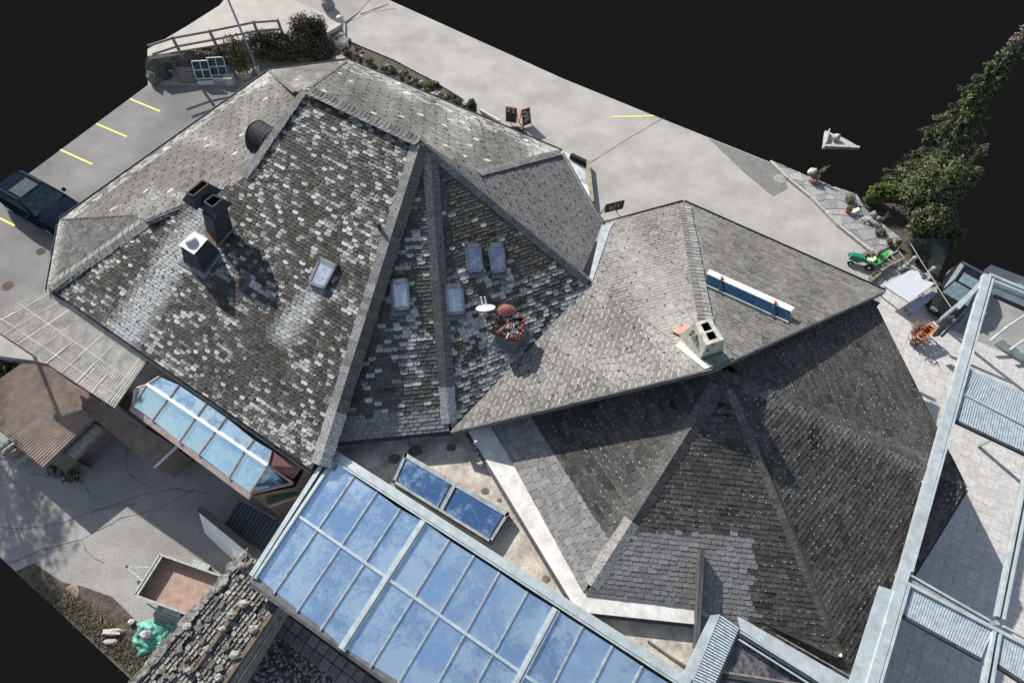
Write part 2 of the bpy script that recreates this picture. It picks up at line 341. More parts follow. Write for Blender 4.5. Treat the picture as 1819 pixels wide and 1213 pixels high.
for j in range(_ny):
    for i in range(_nx):
        q = [_j[j][i], _j[j][i+1], _j[j+1][i+1], _j[j+1][i]]; c = (sum(p[0] for p in q)/4, sum(p[1] for p in q)/4)
        h = RNG.uniform(.09, .115); t = RNG.uniform(.2, .36)
        pc = clip_convex(_e if sum(_e[k-1][0]*_e[k][1]-_e[k][0]*_e[k-1][1] for k in range(len(_e))) > 0 else _e[::-1], [(c[0]+(p[0]-c[0])*.93, c[1]+(p[1]-c[1])*.93) for p in q])
        if len(pc) < 3 or abs(sum(pc[k-1][0]*pc[k][1]-pc[k][0]*pc[k-1][1] for k in range(len(pc)))) < .06: continue
        MB().prism([Vector((p[0], p[1], h)) for p in pc], (0, 0, -.05), (t, t*1.01, t*1.02, 0)).build('flagstone', m_flag, pave, tinted=True)
sheet('garden_bed', [(1515, 360), (1545, 360), (1590, 362), (1645, 378), (1692, 425), (1665, 497), (1612, 464), (1560, 424)], m_soil, .02, .3)
# upper terrace, bank, parking-side retaining edge
ter = [(262, 100, 1.4), (262, 88, 1.4), (330, 48, 1.4), (390, 10, 1.4), (430, -40, 1.4), (560, -70, 1.2), (680, -30, .02), (640, 20, .02), (612, 40, .1), (575, 62, .8), (490, 62, 1.38)]
sheet('upper_terrace', ter, M('terrace_concrete', (.42, .4, .37), .95, var=.12, scale=1.2), thick=.25)
def bank(u, v):
    top = [G(262, 101, 1.38), G(350, 88, 1.38), G(430, 73, 1.38), G(500, 62, 1.3), G(560, 62, 1.), G(618, 66, .12)]
    bot = [G(258, 128, 0), G(330, 124, 0), G(420, 118, 0), G(470, 112, 0), G(540, 108, 0), G(622, 96, 0)]
    k = min(u*5, 4.999); i = int(k); a = lerp(top[i], top[i+1], k-i); b = lerp(bot[i], bot[i+1], k-i); p = lerp(a, b, v**1.3)
    p = p+Vector((0, 0, .22*fbm(p.x, p.y, 1.6)*min(1, 4*v*(1-v)+.1)+.12*math.sin(v*3.1416)))
    return p
struct(MB().grid(bank, 46, 12), 'bank', M('bank_earth', (.13, .12, .1), 1, var=.55, scale=2.5, bump=1, bscale=14, col2=(.24, .23, .2)), smooth=True)
# ------------------------------------------------------------------ slate roofs
class SlateRoof:
    def __init__(s): s.sl = []; s.fac = []
    def facet(s, pl, px, tintf, w=.29, ex=.19, lift=.022, cham=.04, gap=.006, rot=0., under=True):
        P = [pl.at(u, v) for u, v in px]; s.fac.append((pl, P))
        o = P[0]; e, sv = pl.e, pl.s
        if rot: e, sv = e*math.cos(rot)+sv*math.sin(rot), sv*math.cos(rot)-e*math.sin(rot)
        q = [((p-o).dot(e), (p-o).dot(sv)) for p in P]
        ar = sum(q[i-1][0]*q[i][1]-q[i][0]*q[i-1][1] for i in range(len(q)))
        if ar < 0: q = q[::-1]
        a0, a1 = min(p[0] for p in q), max(p[0] for p in q); b0, b1 = min(p[1] for p in q), max(p[1] for p in q)
        nr = int((b1-b0)/ex)+1
        for r in range(nr):
            bb = b0+r*ex; a = a0-RNG.uniform(0, w)-(.5*w if r % 2 else 0)
            while a < a1:
                ww = w*RNG.uniform(.8, 1.2); A, B = a+gap, a+ww-gap; a += ww
                c = cham*RNG.uniform(.6, 1.4); jb = RNG.uniform(-.008, .008)
                lo = bb+jb
                pc = clip_convex(q, [(A+c, lo), (B-c, lo), (B, lo+c), (B, bb+ex+.01), (A, bb+ex+.01), (A, lo+c)] if c > .004 else [(A, lo), (B, lo), (B, bb+ex+.01), (A, bb+ex+.01)])
                if len(pc) < 3: continue
                area = abs(sum(pc[i-1][0]*pc[i][1]-pc[i][0]*pc[i-1][1] for i in range(len(pc))))/2
                if area < .004: continue
                lf = lift*RNG.uniform(.7, 1.35); tl = RNG.uniform(-.006, .006)
                top = [o+e*x+sv*y+pl.n*(.006+lf*(1-(y-bb)/ex)+tl*(x-A)/w) for x, y in pc]; bot = [o+e*x+sv*y for x, y in pc]
                uv = [((x-A)/(B-A), (y-lo)/ex) for x, y in pc]
                cen = sum(top, Vector())/len(top); u, v = proj(cen); tr = tintf(u, v, (A+B)/2, bb, r)
                if tr is None: continue
                n = len(pc); full = area > .8*w*ex
                s.sl.append((top+bot, [tuple(range(n))]+[(k, n+k, n+(k+1) % n, (k+1) % n) for k in range(n)], uv, tr[0], tr[1], (cen-_O).length if full and -20 < u < 1840 and -20 < v < 1230 else 1e6))
    def mesh(s, name, lst, mat, root):
        vs = []; fs = []; uvs = []; cols = []; rims = []; org = root['_o']
        for v, f, uv, c, rim, _ in lst:
            o = len(vs); vs += [(p.x-org.x, p.y-org.y, p.z-org.z) for p in v]; n = len(uv)
            for i, q in enumerate(f):
                fs.append([k+o for k in q]); cols.append(c); rims.append(rim)
                uvs += uv if i == 0 else [(uv[k % n][0], uv[k % n][1]) for k in q]
        me = bpy.data.meshes.new(name); me.from_pydata(vs, [], fs)
        a = me.attributes.new('tint', 'FLOAT_COLOR', 'FACE'); a.data.foreach_set('color', np.array(cols, dtype=np.float32).ravel())
        a = me.attributes.new('rim', 'FLOAT', 'FACE'); a.data.foreach_set('value', np.array(rims, dtype=np.float32))
        l = me.uv_layers.new(name='UVMap'); l.data.foreach_set('uv', np.array(uvs, dtype=np.float32).ravel())
        me.materials.append(mat); me.update(); ob = bpy.data.objects.new(name, me); COL.objects.link(ob); ob.parent = root['ob']; return ob
    def build(s, root, mat, name='slate', many='slates', keep=300):
        s.sl.sort(key=lambda t: t[5])
        near, rest = s.sl[:keep], s.sl[keep:]
        for t in near: s.mesh(name, [t], mat, root)
        if rest: s.mesh(many, rest, mat, root)['kind'] = 'stuff'
        mb = MB()
        for pl, P in s.fac: mb.prism([p-pl.n*.004 for p in P], pl.n*-.09)
        mb.build('roof', m_under, root)
def caps(root, a, b, mat, pl1, pl2, w=.3, L=.27, name='hip_tile', colf=None, lift=.05, keep=True):
    """row of V-shaped cap slates along the line a-b (3-D), each lapped over the one below"""
    a, b = Vector(a), Vector(b); d = (b-a); n = max(2, int(d.length/L)); x = d.normalized()
    def side(pl, sg):
        c = pl.n.cross(x).normalized()
        return c
    mid = (pl1.n+pl2.n).normalized()
    y1 = pl1.n.cross(x).normalized(); y2 = pl2.n.cross(x).normalized()
    cross = mid.cross(x).normalized()
    if y1.dot(cross) < 0: y1 = -y1
    if y2.dot(cross) > 0: y2 = -y2
    for k in range(n):
        p0 = lerp(a, b, k/n)+mid*(lift*.55); p1 = lerp(a, b, (k+1.12)/n)+mid*lift*1.25
        j = RNG.uniform(-.012, .012)
        w0 = w*RNG.uniform(.94, 1.06); vs = []
        for p in (p0, p1): vs += [p+y1*w0+Vector((0, 0, j)), p+mid*.045, p+y2*w0-Vector((0, 0, j))]
        vs += [v-mid*.03 for v in vs]
        fs = [(0, 1, 4, 3), (1, 2, 5, 4), (6, 9, 10, 7), (7, 10, 11, 8), (3, 4, 10, 9), (4, 5, 11, 10), (0, 3, 9, 6), (2, 8, 11, 5), (0, 6, 7, 1), (1, 7, 8, 2)]
        mb = MB(); u, v = proj((p0+p1)/2)
        for i, f in enumerate(fs):
            c = colf(u, v, i) if colf else (.16, .16, .16, .2)
            mb.t.append(c); mb.f.append(list(f))
        mb.v = [tuple(q) for q in vs]
        mb.build(name, mat, root, tinted=True)
HE = 3.2
E = lambda u, v, z=HE: G(u, v, z)
APEX = G(748, 255, 8.2); RIDGE = G(545, 160, 8.2)
F1 = Plane(E(95, 515), E(552, 835), APEX); F2 = Plane(E(590, 785), E(795, 765), APEX); F3 = Plane(APEX, F2.at(800, 745), G(1050, 500, 4.8))
F4 = Plane(E(615, 108), E(995, 270), G(845, 310, 6.3)); F5 = Plane(E(995, 272), E(1068, 398), G(845, 310, 6.3))
F7 = Plane(E(108, 390), E(478, 127), G(430, 320, F1.at(430, 320).z-.4)); F8 = Plane(E(85, 515), E(105, 400), F7.at(245, 383)); F6 = Plane(E(478, 127), E(615, 108), G(535, 164, 5.3))
house = thing('slate_roofed_house', 'large house with steep lichen spotted slate roof and stepped back roofs', 'house', Vector((-5, 20, 0)))
ms_house = slate_mat('lichen_slate', corner=0.); ms_cap = tint_mat('cap_slate', .85, .4, .45, 14)
def band(u, v, a, b, w):                                   # 1 on the line a-b in the picture, falling to 0 at w
    ax, ay = a; bx, by = b; dx, dy = bx-ax, by-ay; t = max(0, min(1, ((u-ax)*dx+(v-ay)*dy)/(dx*dx+dy*dy)))
    return max(0, 1-math.hypot(u-ax-t*dx, v-ay-t*dy)/(w[0]+(w[1]-w[0])*t))
def dark(a=.058, b=.035):
    t = a+RNG.gauss(0, b*.4); t = max(.028, t); return t
def t_F1(u, v, a, b, r):
    nz = fbm(u, v, .018, 3.)+.7*fbm(u, v, .05, 9.); p = .3+.4*nz
    p += .3*max(0, 1-abs((v-160)-(u-545)*.46-45)/70)*(1 if u > 420 else 0)
    p += .5*max(0, 1-math.hypot(u-660, v-420)/70)+.35*max(0, 1-math.hypot((u-450)/1.5, v-290)/80)+.45*max(0, 1-math.hypot((u-510)/1.3, v-770)/70)+.3*max(0, 1-math.hypot(u-300, v-640)/60)
    p -= .25*max(0, 1-math.hypot((u-480), v-620)/110)
    if band(u, v, (120, 500), (550, 815), (11, 11)) > 0: p += .3
    st = max(band(u, v, (325, 440), (222, 590), (34, 44)), band(u, v, (350, 400), (300, 470), (40, 40)))
    s2 = band(u, v, (563, 515), (505, 590), (22, 34))
    st = max(st, .8*s2)
    if st > 0: st = min(1, st*1.5*RNG.uniform(.55, 1.3))
    q = RNG.random()
    if q < p*.3: t = RNG.uniform(.3, .48); c = (t*.99, t, t*.97); al = .45
    elif q < p*1.25: t = dark(); c = (t*1.04, t, t*.93); al = RNG.uniform(.7, 1.2)
    else: t = dark(); g = 1.03 if RNG.random() < .2 else .99; c = (t*1.05, t*g, t*.9); al = max(0, .5+.5*nz)
    z_ = (.37, .385, .385); return (c[0]+(z_[0]-c[0])*st, c[1]+(z_[1]-c[1])*st, c[2]+(z_[2]-c[2])*st, al*(1-.6*st)), 0
def t_F2(u, v, a, b, r):
    nz = fbm(u, v, .022, 5.)+.6*fbm(u, v, .06, 1.); p = .12+.32*nz
    p += .75*band(u, v, (712, 520), (728, 640), (32, 40))+.4*max(0, 1-math.hypot(u-700, v-480)/80)+.3*max(0, 1-math.hypot((u-720), (v-670)*2)/60)+.35*band(u, v, (775, 500), (790, 560), (16, 16))
    if v > 738+RNG.uniform(-6, 6)-(u-600)*.05: t = RNG.uniform(.16, .22); return (t, t, t, .1), 0
    if RNG.random() < p*.38: t = RNG.uniform(.32, .48); return (t*.98, t, t*.96, .45), 0
    if RNG.random() < p*1.1: t = dark(.07); return (t, t, t, RNG.uniform(.75, 1.25)), 0
    t = dark(.082); g = 1.06 if fbm(u, v, .03, 20) > .1 else 1  # slate tone raised to make up for grazing sun on this facet
    return (t*1.02, t*g, t*.9, max(0, .36+.4*nz)), 0
def t_F3(u, v, a, b, r):
    nz = fbm(u, v, .02, 7.)+.6*fbm(u, v, .06, 2.); p = .1+.22*nz
    if v > 480: p += .5
    p += .55*band(u, v, (818, 570), (900, 670), (22, 45))
    p -= .6*max(0, 1-math.hypot(u-960, v-590)/40)
    if band(u, v, (800, 755), (1050, 505), (16, 16)) > 0: p += .3
    if v < 480: p = .06+.1*nz
    if RNG.random() < p*.45: t = RNG.uniform(.32, .5); return (t*.97, t, t*.95, .3), 0
    if RNG.random() < p*.8: t = dark(.065); return (t, t, t*.95, RNG.uniform(.75, 1.25)), 0
    t = dark(.078); return (t*1.03, t*1.0, t*.86, max(0, .3+.3*nz)), 0  # brightened base tone, offsets the weak sun this facet gets
def t_back(u, v, a, b, r):
    nz = fbm(u, v, .012, 12.)+.5*fbm(u, v, .05, 8.); t = .1+.04*nz+RNG.gauss(0, .022)
    t += .07*max(0, 1-abs((v-250)-(u-370)*.35)/26)*(1 if u < 470 else 0)
    if RNG.random() < .012: t = .42
    e = max(band(u, v, (615, 108), (995, 268), (14, 14)), band(u, v, (108, 390), (478, 127), (10, 10)))
    if e > 0 and RNG.random() < .5: t += .16
    t += .08*max(0, 1-math.hypot((u-800)/1.3, v-235)/60)*RNG.random()*2
    return (t*1.02, t, t*.96, max(0, .6+.5*nz)), .35
def t_F5(u, v, a, b, r):
    t = .115+RNG.gauss(0, .012)+.02*fbm(u, v, .02, 3); return (t, t, t*1.02, .4), .3
def t_F8(u, v, a, b, r):
    t = .085+RNG.gauss(0, .02); e = band(u, v, (88, 500), (108, 392), (16, 16))
    return (t, t, t, .75+.4*e), 0
R = SlateRoof()
R.facet(F1, [(545, 160), (748, 255), (554, 834), (93, 515), (262, 392), (432, 318), (455, 300)], t_F1, w=.27, ex=.145)
R.facet(F2, [(748, 255), (760, 262), (798, 765), (590, 786)], t_F2, w=.3, ex=.15)
R.facet(F3, [(752, 256), (1050, 497), (1040, 512), (803, 763), (798, 750), (765, 262)], t_F3, w=.28, ex=.15)
R.facet(F4, [(545, 160), (615, 108), (996, 268), (845, 310), (760, 260), (748, 250)], t_back, w=.32, ex=.2)
R.facet(F5, [(760, 262), (845, 310), (996, 272), (1070, 397), (1035, 482), (1000, 460)], t_F5, w=.3, ex=.2)
R.facet(F6, [(478, 126), (615, 108), (545, 160), (525, 165)], t_back, w=.3, ex=.2)
R.facet(F7, [(478, 127), (525, 165), (545, 165), (462, 300), (434, 325), (262, 395), (240, 384), (106, 392)], t_back, w=.32, ex=.2)
R.facet(F8, [(106, 392), (245, 383), (268, 390), (93, 518), (84, 512)], t_F8, w=.28, ex=.19)
R.build(house, ms_house)
def c_light(u, v, i):
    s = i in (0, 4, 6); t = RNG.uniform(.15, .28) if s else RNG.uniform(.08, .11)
    if v > 738 and u < 620: t = RNG.uniform(.3, .36)
    return (t, t, t, 0)
def c_grey(u, v, i): t = RNG.uniform(.12, .19); return (t, t, t, 0)
def c_dark(u, v, i):
    t = RNG.uniform(.11, .15)
    if v > 690: t = RNG.uniform(.36, .42)
    return (t, t*1.01, t, 0)
def c_pale(u, v, i): t = RNG.uniform(.18, .24); return (t, t, t*.95, 0)
caps(house, F1.at(569, 826), F1.at(746, 262), ms_cap, F1, F2, .38, .24, colf=c_light)
caps(house, F2.at(798, 752), F2.at(764, 275), ms_cap, F2, F3, .3, .22, colf=c_dark)
caps(house, F3.at(1046, 500), F3.at(757, 262), ms_cap, F3, F5, .24, .27, colf=c_grey)
caps(house, F1.at(549, 165), F1.at(742, 256), ms_cap, F1, F4, .27, .2, name='ridge_tile', lift=.025, colf=lambda u, v, i: (lambda t: (t, t, t, 0))(RNG.uniform(.09, .19)))
caps(house, F8.at(95, 508), F8.at(262, 392), ms_cap, F8, F1, .34, .3, colf=c_pale)
caps(house, F7.at(262, 392), F7.at(432, 321), ms_cap, F7, F1, .26, .3, colf=c_grey)
caps(house, F1.at(436, 317), F1.at(542, 165), ms_cap, F1, F7, .22, .28, name='verge_tile', colf=c_grey)
caps(house, F4.at(994, 272), F4.at(850, 309), ms_cap, F4, F5, .2, .25, colf=c_grey, lift=.015)
caps(house, F6.at(480, 128), F6.at(524, 164), ms_cap, F6, F7, .1, .25, colf=c_grey, lift=.015)
caps(house, F4.at(614, 110), F4.at(548, 157), ms_cap, F6, F4, .12, .25, colf=c_grey, lift=.015)
caps(house, F7.at(112, 391), F7.at(243, 383), ms_cap, F7, F8, .07, .3, colf=c_grey, lift=.015)
# solid edges under the raised upper roof, walls, gutters
mb = MB()
def skirt(pts, drop):
    for a, b in zip(pts, pts[1:]): mb.add([a, b, b-Vector((0, 0, drop)), a-Vector((0, 0, drop))], [(0, 1, 2, 3)])
skirt([F1.at(432, 318, -.05), F1.at(455, 300, -.05), F1.at(545, 160, -.05), F1.at(748, 255, -.05), F3.at(900, 375, -.05), F3.at(1050, 497, -.05)], 2.6)
mb.build('upper_wall', m_zinc, house)
outline = [(95, 515), (552, 835), (590, 786), (795, 766), (1045, 505), (1068, 398), (995, 271), (615, 108), (478, 127), (106, 391), (86, 513)]
fp = [E(u, v) for u, v in outline]; cc = sum(fp, Vector())/len(fp)
mb = MB(); ring = [p+(cc-p).normalized()*.7 for p in fp]; n = len(ring)
mb.add([Vector((p.x, p.y, -2.4)) for p in ring]+[Vector((p.x, p.y, 3.1)) for p in ring], [(k, (k+1) % n, n+(k+1) % n, n+k) for k in range(n)]); mb.build('wall', m_wall, house)
m_gut = M('gutter_metal', (.12, .13, .14), .5, .6, var=.35, scale=4)
def gutter(root, pts, z, r=.075, sag=0):
    P = [G(u, v, z) for u, v in pts]; mb = MB()
    for a, b in zip(P, P[1:]):
        d = (b-a).normalized(); s = Vector((-d.y, d.x, 0)); vs = []
        for p in (a, b):
            for k in range(7):
                t = math.pi+math.pi*k/6; vs.append(p+s*(r*math.cos(t))+Vector((0, 0, r*math.sin(t))))
        mb.add(vs, [(k, k+1, 8+k, 7+k) for k in range(6)])
    o = mb.build('gutter', m_gut, root); md = o.modifiers.new('t', 'SOLIDIFY'); md.thickness = .012; return o
gutter(house, [(91, 517), (553, 838)], 3.12); gutter(house, [(586, 790), (802, 769)], 3.12); gutter(house, [(86, 516), (83, 513), (103, 397)], 3.12); gutter(house, [(104, 389), (477, 124), (616, 105), (998, 267)], 3.12); gutter(house, [(999, 271), (1071, 397)], 3.12)
# downpipe at the front gutter
MB().path([G(728, 778, 3.05), G(727, 788, 2.7), G(727, 792, 2.3)], .045).build('downpipe', m_zinc, house)
# snow guards: little dark hooks in rows on the pale back roofs and the middle roof
def hooks(root, pl, px, mat, sa=.62, sb=.62, jit=.04):
    P = [pl.at(u, v) for u, v in px]; o = P[0]; q = [((p-o).dot(pl.e), (p-o).dot(pl.s)) for p in P]; mb = MB()
    a0, a1 = min(p[0] for p in q), max(p[0] for p in q); b0, b1 = min(p[1] for p in q), max(p[1] for p in q); r = 0; b = b0+.25
    Rm = Matrix((pl.e, pl.s, pl.n)).transposed()
    while b < b1:
        a = a0+(sa/2 if r % 2 else 0)
        while a < a1:
            if pt_in(q, (a, b)) and RNG.random() < .93: mb.box(o+pl.e*(a+RNG.uniform(-jit, jit))+pl.s*(b+RNG.uniform(-jit, jit))+pl.n*.045, (.035, .05, .04), mat=Rm)
            a += sa
        b += sb; r += 1
    mb.build('snow_guards', mat, root, kind='stuff')
m_hook = M('hook_iron', (.05, .05, .05), .7, .3, var=.3)
hooks(house, F7, [(478, 132), (522, 168), (535, 172), (430, 318), (262, 388), (120, 388)], m_hook, .66, .42)
hooks(house, F4, [(555, 162), (615, 114), (985, 270), (845, 303), (765, 256)], m_hook, .7, .5)
hooks(house, F5, [(780, 272), (845, 314), (990, 278), (1060, 395), (1035, 472), (1000, 452)], m_hook, .62, .45)
hooks(house, F1, [(290, 420), (350, 470), (225, 595), (180, 560)], m_hook, .5, .5)
# ------------------------------------------------------------------ roof windows (parts of the house), chimneys, dormer
m_rwframe = M('window_lead', (.085, .1, .12), .55, .4, var=.35, scale=6)
def roof_window(root, pl, tl, tr, br, bl, glass):
    h = .13; c = [pl.at(*p) for p in (tl, tr, br, bl)]; cen = sum(c, Vector())/4
    outer = [cen+(p-cen)*1.02 for p in c]; mb = MB()
    mb.rings([p-pl.n*.02 for p in outer], [p+pl.n*h for p in c])
    fr = mb.build('window', m_rwframe, root); f = child(fr, root)
    mb = MB(); nn = pl.n
    for a, b, wd in ((0, 1, .2), (1, 2, .09), (2, 3, .1), (3, 0, .09)):
        A, B = c[a]+nn*(h+.02), c[b]+nn*(h+.02); inn = ((cen-(c[a]+c[b])/2)); inn = inn-nn*inn.dot(nn); inn.normalize()
        A2 = A+inn*wd/2; B2 = B+inn*wd/2; mb.bar(A2, B2, wd, .05, nn)
    mb.build('window_frame', m_zinc, f)
    mb = MB(); q = [cen+(p-cen)*.8+nn*(h+.012) for p in c]; mb.prism(q, nn*-.02); mb.build('pane', glass, f)
    mb = MB(); s = pl.s
    mb.prism([c[3]-s*.02+nn*.035, c[2]-s*.02+nn*.035, c[2]-s*.2+nn*.04, c[3]-s*.2+nn*.04], nn*-.02); mb.build('apron', m_zinc, f)
g_sky = glass_mat('window_glass', (.5, .62, .78), (.7, .78, .84), .8, .1, .48, 3); g_vio = glass_mat('window_glass_dim', (.3, .34, .52), (.5, .55, .7), .8, .1, .52, 3)
g_wht = glass_mat('window_glass_bright', (.75, .85, .9), (.82, .88, .92), .8, .12, .45, 3)
roof_window(house, F1, (572, 457), (603, 472), (580, 516), (551, 505), g_wht)
roof_window(house, F2, (694, 497), (726, 495), (730, 550), (699, 553), g_sky)
roof_window(house, F3, (790, 505), (821, 504), (826, 558), (794, 561), g_sky)
roof_window(house, F3, (825, 434), (853, 433), (858, 484), (829, 486), g_vio)
roof_window(house, F3, (865, 433), (893, 432), (899, 484), (872, 487), g_vio)
# black chimney with two hoods
m_ch = m_darkmetal; m_rust = M('rusty_sheet', (.35, .13, .04), .8, .2, var=.5, scale=6)
def pxring(pts, z): return [G(u, v, z) for u, v in pts]
B0 = F1.at(384, 436); zc = up(B0, 392)
ch = MB(); base = [F1.at(384, 437), F1.at(363, 412), F1.at(390, 385), F1.at(411, 407)]
ch.rings([p-Vector((0, 0, .3)) for p in base], pxring([(378, 391), (359, 377), (384, 351), (404, 369)], zc)); o = ch.build('chimney', m_ch, house); chi = child(o, house)
def hood(outer, zo, inner, zi, mat_in):
    a = pxring(outer, zo); b = pxring(inner, zi); MB().rings(a, b, caps=False).build('hood', m_ch, chi)
    d = [lerp(p, sum(b, Vector())/4, .03)-Vector((0, 0, .22)) for p in b]; m = MB(); m.rings(b, d, caps=False); m.add(d, [(0, 1, 2, 3)]); m.build('flue', mat_in, chi)
    m = MB(); 
    for k in range(4): m.bar(b[k], b[(k+1) % 4], .05, .04)
    m.build('rim', M('worn_metal_edge', (.06, .06, .058), .9, var=.4), chi)
m_flue = M('rusty_flue', (.12, .04, .017), .9, .1, var=.6, scale=5)
hood([(348.5, 374), (323.3, 356.4), (358, 322), (395, 338)], zc+.25, [(343.6, 348.5), (331.7, 343.5), (359.4, 320.5), (371.3, 326.2)], zc+.75, m_flue)
hood([(384, 390), (353.5, 369), (382, 344), (414, 362)], zc+.1, [(378, 368), (363, 359), (379, 346.5), (395, 353.5)], zc+.55, m_black)
MB().prism([F1.at(361, 410, .1), F1.at(372, 404, .12), F1.at(391, 424, .12), F1.at(383, 434, .1)], F1.n*-.1).build('patch', m_rust, chi)
MB().rings([p-F1.n*.0 for p in [F1.at(386, 443), F1.at(351, 404), F1.at(392, 365), F1.at(424, 400)]], [p+F1.n*.05 for p in [F1.at(385, 440), F1.at(354, 404.5), F1.at(392, 368), F1.at(421, 400)]]).build('flashing', m_zinc, chi)
# white capped chimney
B0 = F1.at(361, 487); zt = up(B0, 455)
mb = MB(); mb.rings([p-Vector((0, 0, .25)) for p in [F1.at(361, 488), F1.at(323, 467), F1.at(352, 436), F1.at(392, 443)]], pxring([(346, 452), (321, 436), (345, 414), (368, 426)], zt)); o = mb.build('chimney', m_ch, house); o['label'] = 'dark metal clad chimney under a white cap'; c2 = child(o, house)
cap = [(344.5, 452.4), (317.3, 435), (344.5, 411.3), (369.3, 424.1)]
MB().rings(pxring(cap, zt), pxring(cap, zt+.07)).build('cap', M('cap_white', (.72, .75, .8), .8, var=.25, scale=8), c2)
MB().lathe(G(341, 431, zt+.07), [(.2, 0), (.23, .05), (.21, .13), (.12, .2), (.02, .22)], 16).build('cowl', M('cowl_grey', (.5, .52, .55), .6, .2, var=.25), c2, smooth=True)
MB().rings([F1.at(363, 498), F1.at(314, 468), F1.at(350, 428), F1.at(398, 444)], [F1.at(362, 494, .05), F1.at(317, 468, .05), F1.at(350, 431, .05), F1.at(395, 443.5, .05)]).build('flashing', m_zinc, c2)
# copper hooded chimney on the front facet
B0 = F3.at(917, 628); zk = up(B0, 604)
mb = MB(); ringb = [F3.at(918, 630), F3.at(879, 606), F3.at(897, 566), F3.at(944, 592)]
mb.rings([p-Vector((0, 0, .25)) for p in ringb], pxring([(917, 605), (880, 591), (892, 560), (930, 572)], zk)); o = mb.build('chimney', M('lead_green', (.13, .16, .16), .6, .3, var=.3, scale=4), house); o['label'] = 'chimney with a red copper frame and round hood'; c3 = child(o, house)
m_cop = M('red_copper', (.2, .05, .035), .5, .4, var=.4, scale=7); m_cop2 = M('bright_copper', (.36, .14, .1), .7, .1, var=.45, scale=7)
r0 = pxring([(919.8, 604), (875.3, 590), (889, 555), (931.7, 566)], zk); mb = MB()
for k in range(4): mb.bar(r0[k], r0[(k+1) % 4], .09, .22)
mb.build('frame', m_cop, c3)
MB().add([p-Vector((0, 0, .06)) for p in r0], [(0, 1, 2, 3)]).build('flue', m_black, c3)
mb = MB(); cq = sum(r0, Vector())/4
for k in range(60): 
    p = cq+Vector((RNG.uniform(-.42, .42), RNG.uniform(-.42, .42), RNG.uniform(-.02, .3))); t = RNG.choice([(.4, .38, .35, 0), (.12, .1, .1, 0), (.3, .12, .08, 0), (.14, .16, .3, 0), (.6, .58, .55, 0), (.1, .14, .08, 0)])
    mb.bar(p, p+Vector((RNG.uniform(-.25, .25), RNG.uniform(-.25, .25), RNG.uniform(-.03, .12))), RNG.uniform(.02, .06), .03, tint=t)
mb.build('twigs', m_tint, c3, tinted=True, kind='stuff')
mb = MB(); hc = G(900, 551, zk+.4)
mb.grid(lambda u, v: hc+Vector((.34*math.cos(math.pi*u*1.15-.25), .3*math.sin(math.pi*u*1.15-.25)*.6, -.3+.3*v)), 12, 3); mb.grid(lambda u, v: hc+Vector((.34*v*math.cos(math.pi*2*u), .2*v*math.sin(math.pi*2*u), .07*(1-v*v)+.1*v*math.sin(math.pi*2*u))), 16, 3)
mb.build('hood', m_cop2, c3, smooth=True)
MB().bar(G(880, 588, zk+.1), G(888, 556, zk+.35), .05, .05).build('strut', m_cop2, c3)
MB().rings([F3.at(918, 640), F3.at(870, 610), F3.at(894, 560), F3.at(952, 590)], [F3.at(918, 636, .05), F3.at(873, 609, .05), F3.at(895, 563, .05), F3.at(949, 590, .05)]).build('flashing', m_zinc, c3)
# vent pipe and rounded dormer
MB().tube(F1.at(675, 408), F1.at(675, 408)+Vector((0, 0, .38)), .07, 10).build('vent_pipe', m_darkmetal, house)
MB().prism([F1.at(668, 405, .03), F1.at(680, 405, .03), F1.at(684, 418, .03), F1.at(668, 418, .03)], F1.n*-.03).build('flashing', m_zinc, house)
dz = F7.at(480, 232); ax_ = Vector((-F7.e.y, F7.e.x, 0)); 
fdir = Vector((F7.n.x, F7.n.y, 0)).normalized(); sdirv = Vector((-fdir.y, fdir.x, 0)); dmb = MB(); dc = F7.at(476, 255)
def dormer(u, v): a = math.pi*u; return dc-Vector((0, 0, .1))+sdirv*(.72*math.cos(a))+Vector((0, 0, .95*math.sin(a)))+fdir*(.55-v*2.2)
dmb.grid(dormer, 14, 4); dmb.add([dormer(k/14, 0) for k in range(15)], [tuple(range(15))]); dmb.build('dormer', M('dormer_metal', (.022, .027, .034), .75, 0, var=.5, scale=4, spec=.2), house, smooth=False)
for vv in (.0, .45): MB().path([dormer(k/14, vv)+Vector((0, 0, .012)) for k in range(15)], .02, 5).build('seam', m_zinc, house)
# pale valley lead beside the middle roof
MB().add([F3.at(800, 766, .05), F3.at(1046, 508, .05), F3.at(1056, 498, .09), F3.at(806, 768, .09)], [(0, 1, 2, 3)]).build('valley_lead', M('valley_lead', (.33, .37, .4), .5, .4, var=.25), house)
# ------------------------------------------------------------------ middle roof
PK = G(1268, 652, 7.); R2a = Plane(E(1215, 360), E(1572, 518), PK); R2b = Plane(E(1215, 360), E(1075, 395), PK); R2c = Plane(G(800, 766, 3.35), G(1050, 505, 4.75), PK)
hall = thing('middle_roof_hall', 'hall with pale worn tile roof rising to a white double flue chimney', 'hall', Vector((6, 14, 0)))
ms_hall = slate_mat('worn_tile', rimcol=(.5, .49, .46)); 
def t_R2(u, v, a, b, r):
    nz = fbm(u, v, .01, 2.)+.5*fbm(u, v, .04, 4.); t = .145+.035*nz+RNG.gauss(0, .02)
    t += .11*band(u, v, (1210, 600), (1110, 430), (75, 45))+.05*band(u, v, (1240, 620), (1225, 400), (50, 20))+.05*max(0, 1-math.hypot(u-1240, v-610)/90)+.05*band(u, v, (1150, 690), (1000, 600), (40, 40))
    if u > 1225: t -= .02
    return (t*1.03, t, t*.96, max(0, .5+.4*nz)), RNG.uniform(.3, .9) if u < 1225 else RNG.uniform(.15, .55)
R = SlateRoof()
